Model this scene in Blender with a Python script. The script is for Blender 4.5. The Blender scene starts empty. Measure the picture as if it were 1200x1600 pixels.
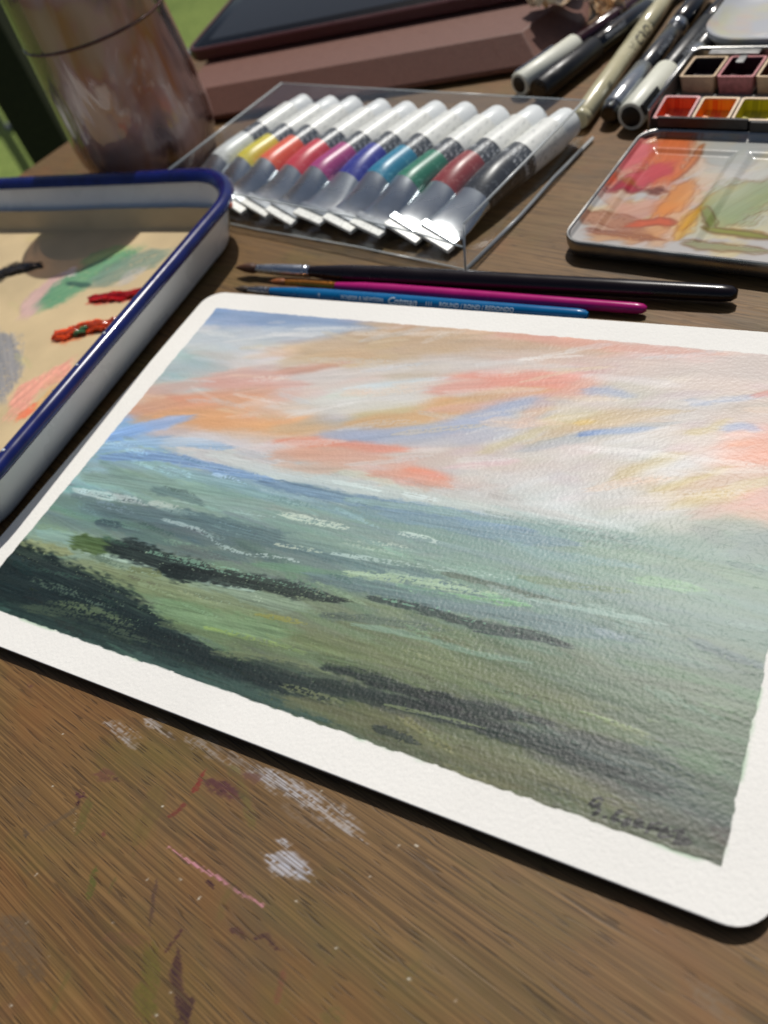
import bpy, math, random
import numpy as np
from mathutils import Vector, Matrix

# ------------------------------------------------------------------ camera, sky, sun, exposure
scene = bpy.context.scene
COL = scene.collection
BLOCK_H = 0.0040                      # thickness of the watercolour block; table top is z = 0

cam_data = bpy.data.cameras.new('camera')
cam = bpy.data.objects.new('camera', cam_data)
COL.objects.link(cam)
_r = ((0.87275, 0.41940, -0.24982), (0.17917, -0.75123, -0.63526), (-0.45410, 0.50966, -0.73078))
cam.matrix_world = Matrix(((_r[0][0], -_r[1][0], -_r[2][0], 0.23428),
                           (_r[0][1], -_r[1][1], -_r[2][1], -0.05834),
                           (_r[0][2], -_r[1][2], -_r[2][2], 0.189795),
                           (0, 0, 0, 1)))
cam_data.sensor_fit = 'HORIZONTAL'
cam_data.sensor_width = 36.0
cam_data.lens = 36.0 * 1282.25 / 1200.0
cam_data.clip_start = 0.01
cam_data.clip_end = 2000.0
cam_data.dof.use_dof = True
cam_data.dof.focus_distance = 0.236
cam_data.dof.aperture_fstop = 16.0
scene.camera = cam

SUN_AZ, SUN_EL = math.radians(5.0), math.radians(57.0)       # azimuth measured from +Y towards -X
to_sun = Vector((-math.sin(SUN_AZ) * math.cos(SUN_EL), math.cos(SUN_AZ) * math.cos(SUN_EL), math.sin(SUN_EL)))
world = bpy.data.worlds.new('World')
scene.world = world
world.use_nodes = True
wn = world.node_tree
bg = wn.nodes['Background']
sky = wn.nodes.new('ShaderNodeTexSky')
sky.sky_type = 'NISHITA'
sky.sun_disc = False
sky.sun_elevation = SUN_EL
sky.sun_rotation = -SUN_AZ
sky.air_density = 1.0
sky.dust_density = 2.5
sky.ozone_density = 0.6
wn.links.new(sky.outputs[0], bg.inputs[0])
bg.inputs[1].default_value = 0.057

sun_data = bpy.data.lights.new('sun', 'SUN')
sun_data.energy = 4.1
sun_data.angle = math.radians(0.55)
sun_data.color = (1.0, 0.965, 0.91)
sun = bpy.data.objects.new('sun', sun_data)
COL.objects.link(sun)
sun.location = to_sun * 3
sun.rotation_euler = (-to_sun).to_track_quat('-Z', 'Y').to_euler()

vs = scene.view_settings
vs.view_transform = 'Standard'
vs.look = 'None'
vs.exposure = -0.3
vs.gamma = 1.0
vs.use_curve_mapping = False

random.seed(7)
RNG = np.random.default_rng(11)
PI = math.pi

# ------------------------------------------------------------------ helpers: objects
def tag(o, label=None, cat=None, group=None, kind=None):
    if label: o['label'] = label
    if cat: o['category'] = cat
    if group: o['group'] = group
    if kind: o['kind'] = kind
    return o

def empty(name, loc=(0, 0, 0), rz=0.0, label=None, cat=None, group=None):
    o = bpy.data.objects.new(name, None)
    COL.objects.link(o)
    o.location = loc
    o.rotation_euler = (0, 0, rz)
    o.empty_display_size = 0.01
    return tag(o, label, cat, group)

def mesh_obj(name, verts, faces, mat, parent=None, smooth=False, auto=None):
    me = bpy.data.meshes.new(name)
    me.from_pydata([tuple(v) for v in verts], [], [tuple(f) for f in faces])
    me.update()
    if smooth:
        me.shade_smooth()
        if auto is not None:
            me.set_sharp_from_angle(angle=math.radians(auto))
    if mat is not None:
        me.materials.append(mat)
    o = bpy.data.objects.new(name, me)
    COL.objects.link(o)
    if parent is not None:
        o.parent = parent
    return o

def loft(rings, cap0=True, cap1=True, closed=True):
    n = len(rings[0])
    v = [p for r in rings for p in r]
    f = []
    for i in range(len(rings) - 1):
        for j in range(n if closed else n - 1):
            a, b = i * n + j, i * n + (j + 1) % n
            f.append((a, b, b + n, a + n))
    if cap0: f.append(tuple(range(n))[::-1])
    if cap1: f.append(tuple((len(rings) - 1) * n + j for j in range(n)))
    return v, f

def frame(axis):
    z = Vector(axis).normalized()
    up = Vector((0, 0, 1)) if abs(z.z) < 0.95 else Vector((0, 1, 0))
    x = up.cross(z).normalized()
    y = z.cross(x)
    return x, y, z                      # y points mostly up for a lying object

def lathe(p0, axis, prof, n=32, cap0=True, cap1=True):
    p0 = Vector(p0); x, y, z = frame(axis)
    rings = [[p0 + z * s + (x * math.cos(2 * PI * j / n) + y * math.sin(2 * PI * j / n)) * r for j in range(n)] for s, r in prof]
    return loft(rings, cap0, cap1)

def rrect(w, h, r, n=8, cx=0.0, cy=0.0):
    pts = []
    for sx, sy, a0 in ((1, 1, 0), (-1, 1, 90), (-1, -1, 180), (1, -1, 270)):
        for k in range(n + 1):
            a = math.radians(a0 + 90 * k / n)
            pts.append((cx + sx * (w / 2 - r) + r * math.cos(a), cy + sy * (h / 2 - r) + r * math.sin(a)))
    return pts

def box(lo, hi):
    x0, y0, z0 = lo; x1, y1, z1 = hi
    v = [(x0, y0, z0), (x1, y0, z0), (x1, y1, z0), (x0, y1, z0), (x0, y0, z1), (x1, y0, z1), (x1, y1, z1), (x0, y1, z1)]
    f = [(3, 2, 1, 0), (4, 5, 6, 7), (0, 1, 5, 4), (1, 2, 6, 5), (2, 3, 7, 6), (3, 0, 4, 7)]
    return v, f

def join(*parts):
    v, f = [], []
    for pv, pf in parts:
        k = len(v)
        v += [tuple(p) for p in pv]
        f += [tuple(i + k for i in q) for q in pf]
    return v, f

def bevel(o, w, seg=2, ang=40):
    m = o.modifiers.new('bevel', 'BEVEL')
    m.width = w; m.segments = seg; m.limit_method = 'ANGLE'; m.angle_limit = math.radians(ang)
    return o

def sweep(path, rad, n=10, closed=False, squash=1.0):
    """tube along a 3D path; rad is a number or a list"""
    P = [Vector(p) for p in path]
    rings = []
    for i, p in enumerate(P):
        if closed:
            t = (P[(i + 1) % len(P)] - P[i - 1]).normalized()
        else:
            t = (P[min(i + 1, len(P) - 1)] - P[max(i - 1, 0)]).normalized()
        x, y, z = frame(t)
        r = rad[i] if isinstance(rad, (list, tuple)) else rad
        rings.append([p + x * (math.cos(2 * PI * j / n) * r) + y * (math.sin(2 * PI * j / n) * r * squash) for j in range(n)])
    if closed:
        rings.append(rings[0])
        return loft(rings, False, False)
    return loft(rings)

def text_geo(s, size, shear=0.0, sx=1.0, bold=0.0):
    cu = bpy.data.curves.new('lettering', 'FONT')
    cu.body = s; cu.size = size; cu.shear = shear; cu.resolution_u = 2; cu.offset = bold
    cu.align_x = 'LEFT'; cu.align_y = 'CENTER'
    to = bpy.data.objects.new('lettering', cu)
    COL.objects.link(to)
    dg = bpy.context.evaluated_depsgraph_get()
    me = bpy.data.meshes.new_from_object(to.evaluated_get(dg))
    v = [(p.co.x * sx, p.co.y) for p in me.vertices]
    f = [tuple(q.vertices) for q in me.polygons]
    bpy.data.objects.remove(to); bpy.data.curves.remove(cu); bpy.data.meshes.remove(me)
    return v, f

def text_on_cyl(s, size, p0, axis, rad, ang, up_sign=1, **kw):
    """lettering laid on a cylinder: runs along axis, centred at angle ang from the horizontal on the camera side"""
    v, f = text_geo(s, size, **kw)
    p0 = Vector(p0); z = Vector(axis).normalized()
    side = Vector((z.y, -z.x, 0)).normalized()
    if side.y > 0: side = -side
    out = []
    for x, y in v:
        a = ang + up_sign * y / rad
        out.append(p0 + z * x + side * (math.cos(a) * rad) + Vector((0, 0, 1)) * (math.sin(a) * rad))
    return out, f

# ------------------------------------------------------------------ helpers: paint laid by numpy strokes (kept as vertex colour of dense sheets)
def lin(c):
    c = np.asarray(c, float)
    return np.where(c <= 0.04045, c / 12.92, ((c + 0.055) / 1.055) ** 2.4)

def bil(grid, u, v):
    gu, gv = grid.shape
    u = np.clip(u, 0, gu - 1.001); v = np.clip(v, 0, gv - 1.001)
    i = u.astype(int); j = v.astype(int)
    a = u - i; b = v - j
    a = a * a * (3 - 2 * a); b = b * b * (3 - 2 * b)
    return grid[i, j] * (1 - a) * (1 - b) + grid[i + 1, j] * a * (1 - b) + grid[i, j + 1] * (1 - a) * b + grid[i + 1, j + 1] * a * b

def noise2(X, Y, sx, sy, seed=0, octv=1):
    """value noise, cell size sx by sy (same unit as X, Y)"""
    r = np.random.default_rng(seed)
    out = np.zeros_like(X); amp = 1.0; tot = 0.0
    for k in range(octv):
        nx = int((X.max() - X.min()) / sx) + 4; ny = int((Y.max() - Y.min()) / sy) + 4
        out += amp * bil(r.random((nx, ny)), (X - X.min()) / sx + 0.5, (Y - Y.min()) / sy + 0.5)
        tot += amp; amp *= 0.5; sx /= 2.03; sy /= 2.03
    return out / tot

def sstep(a, b, x):
    t = np.clip((x - a) / (b - a), 0, 1)
    return t * t * (3 - 2 * t)

class Sheet:
    """a painted sheet in millimetres: colour (sRGB 0..1), coverage and paint thickness"""
    def __init__(s, x0, y0, x1, y1, res, base):
        s.nx = int((x1 - x0) * res) + 1; s.ny = int((y1 - y0) * res) + 1
        s.xs = np.linspace(x0, x1, s.nx); s.ys = np.linspace(y0, y1, s.ny)
        s.X, s.Y = np.meshgrid(s.xs, s.ys)                # [iy, ix]
        s.rgb = np.zeros(s.X.shape + (3,)) + np.asarray(base, float) / 255
        s.cov = np.zeros(s.X.shape); s.h = np.zeros(s.X.shape)
        s.tooth = 0.5 * noise2(s.X, s.Y, 0.8, 0.65, 5, 1) + 0.5 * noise2(s.X, s.Y, 0.5, 0.42, 6, 1)
        s.seed = 100; s.ds = 0.055
    def stroke(s, pts, width, rgb, alpha=1.0, dry=0.0, soft=0.3, bristle=0.10, thick=0.03, taper=(0.55, 0.35)):
        s.seed += 1
        r = np.random.default_rng(s.seed)
        P = np.asarray(pts, float)
        d = P[-1] - P[0]; L = float(np.hypot(*d))
        if L < 1e-3: return
        d /= L; nrm = np.array((-d[1], d[0]))
        u = (P - P[0]) @ d; v = (P - P[0]) @ nrm
        u = np.maximum.accumulate(u + np.arange(len(u)) * 1e-4)
        uu = np.linspace(0, L, 60); vv = np.interp(uu, u, v)
        if len(P) > 2:
            k = np.hanning(15); k /= k.sum()
            vv = np.convolve(np.pad(vv, 7, mode='edge'), k, 'valid')
        w = width / 2
        lo = P.min(0) - w * 1.6; hi = P.max(0) + w * 1.6
        i0, i1 = np.searchsorted(s.xs, (lo[0], hi[0])); j0, j1 = np.searchsorted(s.ys, (lo[1], hi[1]))
        if i1 - i0 < 2 or j1 - j0 < 2: return
        X = s.X[j0:j1, i0:i1]; Y = s.Y[j0:j1, i0:i1]
        pu = (X - P[0, 0]) * d[0] + (Y - P[0, 1]) * d[1]
        pv = (X - P[0, 0]) * nrm[0] + (Y - P[0, 1]) * nrm[1]
        wob = (noise2(pu, pv, max(width, 3), 1e3, s.seed) - 0.5) * 0.5
        t = np.clip(pu / L, 0, 1)
        prof = np.minimum(1, taper[0] + (1 - taper[0]) * np.minimum(t / 0.16, 1)) * np.minimum(1, taper[1] + (1 - taper[1]) * np.minimum((1 - t) / 0.22, 1))
        q = (pv - np.interp(pu, uu, vv)) / (w * prof * (1 + wob))
        br = noise2(pu, pv, 14, 0.45, s.seed + 5000) * 0.6 + noise2(pu, pv, 6, 0.22, s.seed + 6000) * 0.4
        ed = noise2(pu, pv, 2.2, 0.6, s.seed + 7000)
        endn = (br - 0.5) * min(width * 1.2, 7)
        m = 1 - sstep(1 - soft, 1 + 0.15, np.abs(q) + (ed - 0.5) * 0.5)
        m *= sstep(-w * 0.7, w * 0.25, pu + endn) * (1 - sstep(L - w * 0.4, L + w * 0.7, pu + endn * 1.3))
        m *= 1 - 0.35 * bristle * 4 * (br - 0.3).clip(0, 1)
        if dry > 0:
            thr = 0.18 + 0.52 * dry + 0.12 * t
            g = 0.62 * s.tooth[j0:j1, i0:i1] + 0.38 * br
            m *= sstep(thr - s.ds, thr + s.ds, g)
        a = (alpha * m).clip(0, 1)
        c = np.asarray(rgb, float) / 255
        cc = c[None, None, :] * (1 + (br - 0.5)[..., None] * bristle * 1.6) + (noise2(pu, pv, 18, 1.6, s.seed + 9000) - 0.5)[..., None] * np.array((0.06, 0.05, 0.045))
        R = s.rgb[j0:j1, i0:i1]
        s.rgb[j0:j1, i0:i1] = R * (1 - a[..., None]) + cc * a[..., None]
        s.cov[j0:j1, i0:i1] = np.maximum(s.cov[j0:j1, i0:i1], a)
        s.h[j0:j1, i0:i1] = s.h[j0:j1, i0:i1] * (1 - 0.5 * a) + a * thick * (0.5 + br)
    def dot(s, x, y, r, rgb):
        i0, i1 = np.searchsorted(s.xs, (x - 2 * r, x + 2 * r)); j0, j1 = np.searchsorted(s.ys, (y - 2 * r, y + 2 * r))
        X = s.X[j0:j1, i0:i1]; Y = s.Y[j0:j1, i0:i1]
        if X.size == 0: return
        a = 1 - sstep(0.6, 1.15, np.hypot(X - x, (Y - y) * 1.2) / r)
        s.rgb[j0:j1, i0:i1] = s.rgb[j0:j1, i0:i1] * (1 - a[..., None]) + np.asarray(rgb) / 255 * a[..., None]
        s.cov[j0:j1, i0:i1] = np.maximum(s.cov[j0:j1, i0:i1], a)

def grid_mesh(name, X, Y, Z, rgb, alpha, mat, parent=None, offset=(0, 0, 0), skirt=None):
    """dense sheet (metres) with a linear colour per vertex (and a fourth value: coverage)"""
    ny, nx = X.shape
    co = np.stack([X, Y, Z], -1).reshape(-1, 3).astype(np.float32)
    idx = np.arange(nx * ny).reshape(ny, nx)
    q = np.stack([idx[:-1, :-1], idx[:-1, 1:], idx[1:, 1:], idx[1:, :-1]], -1).reshape(-1, 4)
    if skirt is not None:                               # close the sheet downwards so that it has a body
        loop = np.concatenate([idx[0, :], idx[1:, -1], idx[-1, -2::-1], idx[-2:0:-1, 0]])
        low = co[loop].copy(); low[:, 2] = skirt
        k = len(co); n = len(loop)
        co = np.concatenate([co, low]); nxt = np.roll(np.arange(n), -1)
        side = np.stack([loop, k + np.arange(n), k + nxt, loop[nxt]], -1)
        q = np.concatenate([q, side])
    me = bpy.data.meshes.new(name)
    me.vertices.add(len(co)); me.vertices.foreach_set('co', co.ravel())
    me.loops.add(q.size); me.loops.foreach_set('vertex_index', q.ravel().astype(np.int32))
    me.polygons.add(len(q)); me.polygons.foreach_set('loop_start', np.arange(0, q.size, 4, dtype=np.int32))
    me.update(calc_edges=True)
    me.shade_smooth()
    att = me.color_attributes.new('paint', 'FLOAT_COLOR', 'POINT')
    c = np.ones((len(co), 4), np.float32)
    c[:nx * ny, :3] = lin(np.clip(rgb, 0, 1)).reshape(-1, 3)
    c[:nx * ny, 3] = np.asarray(alpha).reshape(-1)
    if skirt is not None:
        c[nx * ny:] = c[loop]
    att.data.foreach_set('color', c.ravel())
    me.materials.append(mat)
    o = bpy.data.objects.new(name, me)
    COL.objects.link(o)
    o.location = offset
    if parent is not None: o.parent = parent
    return o

# ------------------------------------------------------------------ helpers: materials
def sr(r, g, b): return tuple(float(x) for x in lin(np.array((r, g, b)) / 255)) + (1.0,)

class NT:
    def __init__(s, name):
        s.m = bpy.data.materials.new(name); s.m.use_nodes = True
        s.t = s.m.node_tree; s.b = s.t.nodes['Principled BSDF']
        s.out = s.t.nodes['Material Output']
    def n(s, kind, **kw):
        x = s.t.nodes.new('ShaderNode' + kind)
        for k, v in kw.items(): setattr(x, k, v)
        return x
    def l(s, a, b): s.t.links.new(a, b)
    def coord(s, scale=(1, 1, 1), src='Object', rot=(0, 0, 0), loc=(0, 0, 0)):
        c = s.n('TexCoord'); m = s.n('Mapping')
        m.inputs['Scale'].default_value = scale; m.inputs['Rotation'].default_value = rot; m.inputs['Location'].default_value = loc
        s.l(c.outputs[src], m.inputs[0]); return m.outputs[0]
    def noise(s, vec, scale, detail=3, rough=0.55, dist=0.0):
        x = s.n('TexNoise'); x.inputs['Scale'].default_value = scale; x.inputs['Detail'].default_value = detail
        x.inputs['Roughness'].default_value = rough; x.inputs['Distortion'].default_value = dist
        s.l(vec, x.inputs['Vector']); return x.outputs['Fac']
    def ramp(s, fac, stops, interp='LINEAR'):
        x = s.n('ValToRGB'); e = x.color_ramp.elements; x.color_ramp.interpolation = interp
        while len(e) < len(stops): e.new(0.5)
        for k, (p, c) in enumerate(stops):
            e[k].position = p; e[k].color = c if len(c) == 4 else tuple(c) + (1,)
        s.l(fac, x.inputs[0]); return x.outputs[0]
    def mix(s, fac, a, b, mode='MIX'):
        x = s.n('MixRGB', blend_type=mode)
        for i, v in ((0, fac), (1, a), (2, b)):
            if isinstance(v, (int, float)): x.inputs[i].default_value = v if i == 0 else (v, v, v, 1)
            elif isinstance(v, tuple): x.inputs[i].default_value = v
            else: s.l(v, x.inputs[i])
        return x.outputs[0]
    def math(s, op, a, b=0.0, clamp=False):
        x = s.n('Math', operation=op, use_clamp=clamp)
        for i, v in ((0, a), (1, b)):
            if isinstance(v, (int, float)): x.inputs[i].default_value = v
            else: s.l(v, x.inputs[i])
        return x.outputs[0]
    def bump(s, h, strength=0.3, dist=0.0005, prev=None):
        x = s.n('Bump'); x.inputs['Strength'].default_value = strength; x.inputs['Distance'].default_value = dist
        s.l(h, x.inputs['Height'])
        if prev is not None: s.l(prev, x.inputs['Normal'])
        s.l(x.outputs[0], s.b.inputs['Normal']); return x.outputs[0]
    def set(s, **kw):
        names = dict(color='Base Color', rough='Roughness', metal='Metallic', spec='Specular IOR Level', trans='Transmission Weight', ior='IOR', coat='Coat Weight', coat_rough='Coat Roughness', sss='Subsurface Weight', alpha='Alpha')
        for k, v in kw.items():
            i = s.b.inputs[names[k]]
            if isinstance(v, (int, float)): i.default_value = v
            elif isinstance(v, tuple): i.default_value = v if len(v) == 4 else v + (1,)
            else: s.l(v, i)
        return s

def plain(name, rgb, rough=0.5, metal=0.0, spec=0.5, coat=0.0, var=0.12, scale=400.0, bump=0.0, rvar=0.1):
    """painted or moulded surface with slight unevenness of colour, gloss and relief"""
    k = NT(name)
    v = k.coord()
    f = k.noise(v, scale, 4)
    c = sr(*rgb)
    d = tuple(x * (1 - var) for x in c[:3]) + (1,); e = tuple(min(1, x * (1 + var)) for x in c[:3]) + (1,)
    k.set(color=k.ramp(f, [(0.3, d), (0.7, e)]), metal=metal, spec=spec, coat=coat)
    k.set(rough=k.ramp(k.noise(v, scale * 0.4, 5), [(0.3, (max(0, rough - rvar),) * 3), (0.7, (min(1, rough + rvar),) * 3)]))
    if bump: k.bump(f, bump, 0.0003)
    return k.m

# ------------------------------------------------------------------ brushwork (millimetres on the sheet, sRGB colour, opacity, dryness)
BASE=[(1.4,156.0,130,160,200),(30.7,152.8,140,165,200),(55.5,153.7,150,165,190),(87.7,147.9,195,165,130),(113.8,149.4,195,165,135),(138.1,150.9,205,165,140),(160.7,152.3,215,160,140),(182.8,150.4,205,180,170),(212.1,151.6,200,185,178),(231.5,154.5,200,180,175),(18.9,134.9,195,205,208),(8.5,125.4,165,185,190),(6.9,113.4,160,182,188),(44.2,130.5,205,205,205),(56.3,136.1,215,190,160),(71.9,134.5,205,175,130),(85.0,131.0,200,180,160),(104.2,135.6,190,175,155),(118.7,137.8,205,190,175),(18.3,111.4,185,195,195),(32.9,113.8,205,170,160),(52.5,116.9,215,175,165),(72.0,123.6,210,195,190),(99.0,124.4,205,200,195),(6.5,100.1,205,165,140),(23.0,104.8,220,150,120),(15.5,92.6,225,160,110),(38.1,96.7,230,165,115),(65.7,95.1,230,170,110),(55.0,103.2,225,170,130),(9.1,87.9,140,175,220),(2.3,79.5,140,170,210),(12.8,74.8,150,175,190),(48.1,81.9,205,195,195),(70.9,86.5,215,190,185),(92.3,116.5,210,215,210),(111.0,126.3,200,210,215),(106.3,109.2,200,185,150),(123.2,115.4,215,165,115),(142.8,131.5,225,150,130),(154.6,136.6,225,145,125),(100.6,100.2,165,175,195),(139.2,110.6,165,175,195),(149.2,120.0,165,175,195),(91.7,87.7,225,165,140),(134.0,85.1,240,135,105),(108.2,85.2,215,180,165),(93.0,76.1,215,215,212),(121.2,78.1,205,205,200),(143.2,79.1,205,195,190),(149.1,91.1,195,190,190),(140.0,97.6,200,185,175),(164.9,105.5,200,195,190),(171.2,118.1,205,185,150),(187.3,132.7,190,185,172),(202.8,141.2,205,190,180),(205.2,130.0,190,185,180),(192.8,111.1,200,200,195),(209.7,117.2,205,200,190),(223.6,117.4,225,155,130),(234.9,119.6,215,160,140),(232.6,134.9,200,185,175),(213.8,97.8,200,180,130),(228.5,98.8,215,165,150),(198.4,89.5,195,190,185),(181.2,85.4,215,212,212),(207.2,89.2,195,180,172),(170.0,90.4,205,205,200),(237.6,100.9,170,165,150),(17.3,69.0,140,165,180),(7.9,60.5,150,175,180),(39.3,68.9,155,178,175),(76.0,69.3,125,150,170),(100.3,72.0,118,138,152),(125.3,69.6,112,132,142),(146.6,70.9,105,125,138),(167.3,69.9,108,128,138),(185.3,72.1,115,138,138),(201.8,76.3,118,138,130),(217.5,80.3,118,135,124),(239.8,86.0,112,128,118),(39.0,61.0,130,150,140),(53.6,61.3,135,155,140),(81.5,60.6,140,155,145),(100.0,63.6,130,150,140),(121.8,58.4,125,142,135),(146.2,62.1,120,138,130),(170.3,61.3,120,138,128),(196.0,65.9,115,132,118),(219.6,70.1,112,128,112),(241.8,72.2,105,120,108),(15.3,40.4,110,130,125),(5.8,29.2,130,155,145),(39.8,40.6,85,100,100),(65.6,44.2,88,102,102),(90.9,45.4,85,100,100),(114.3,46.5,95,110,110),(136.0,47.4,110,125,115),(156.9,46.4,110,128,112),(184.2,47.7,105,122,115),(208.3,50.8,105,120,112),(230.5,53.5,100,112,100),(18.5,29.5,130,150,130),(7.6,23.8,150,150,110),(38.7,23.7,138,148,120),(66.9,23.6,125,135,100),(92.6,23.6,128,138,104),(113.7,27.3,118,125,95),(84.2,17.6,120,140,108),(108.7,16.9,122,138,100),(127.5,22.5,115,120,85),(145.4,27.9,110,120,88),(163.9,29.4,102,110,80),(181.9,29.2,98,105,78),(199.6,25.6,92,98,74),(213.6,30.2,90,100,80),(231.7,32.8,92,104,84),(239.5,42.1,92,102,88),(3.1,11.4,30,44,46),(27.4,12.7,30,44,45),(50.9,9.2,55,66,54),(81.5,4.2,50,66,62),(106.1,3.2,52,68,63),(10.5,4.0,52,72,68),(123.4,10.8,66,76,66),(144.6,9.5,82,88,66),(164.6,6.8,92,92,68),(173.6,6.4,94,94,70),(190.5,5.4,90,90,66),(206.0,4.6,92,92,70),(220.7,2.5,84,86,66),(231.4,2.2,78,83,70),(230.3,19.5,86,102,80),(225.6,10.2,74,84,76),(210.1,15.6,60,72,64)]
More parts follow.
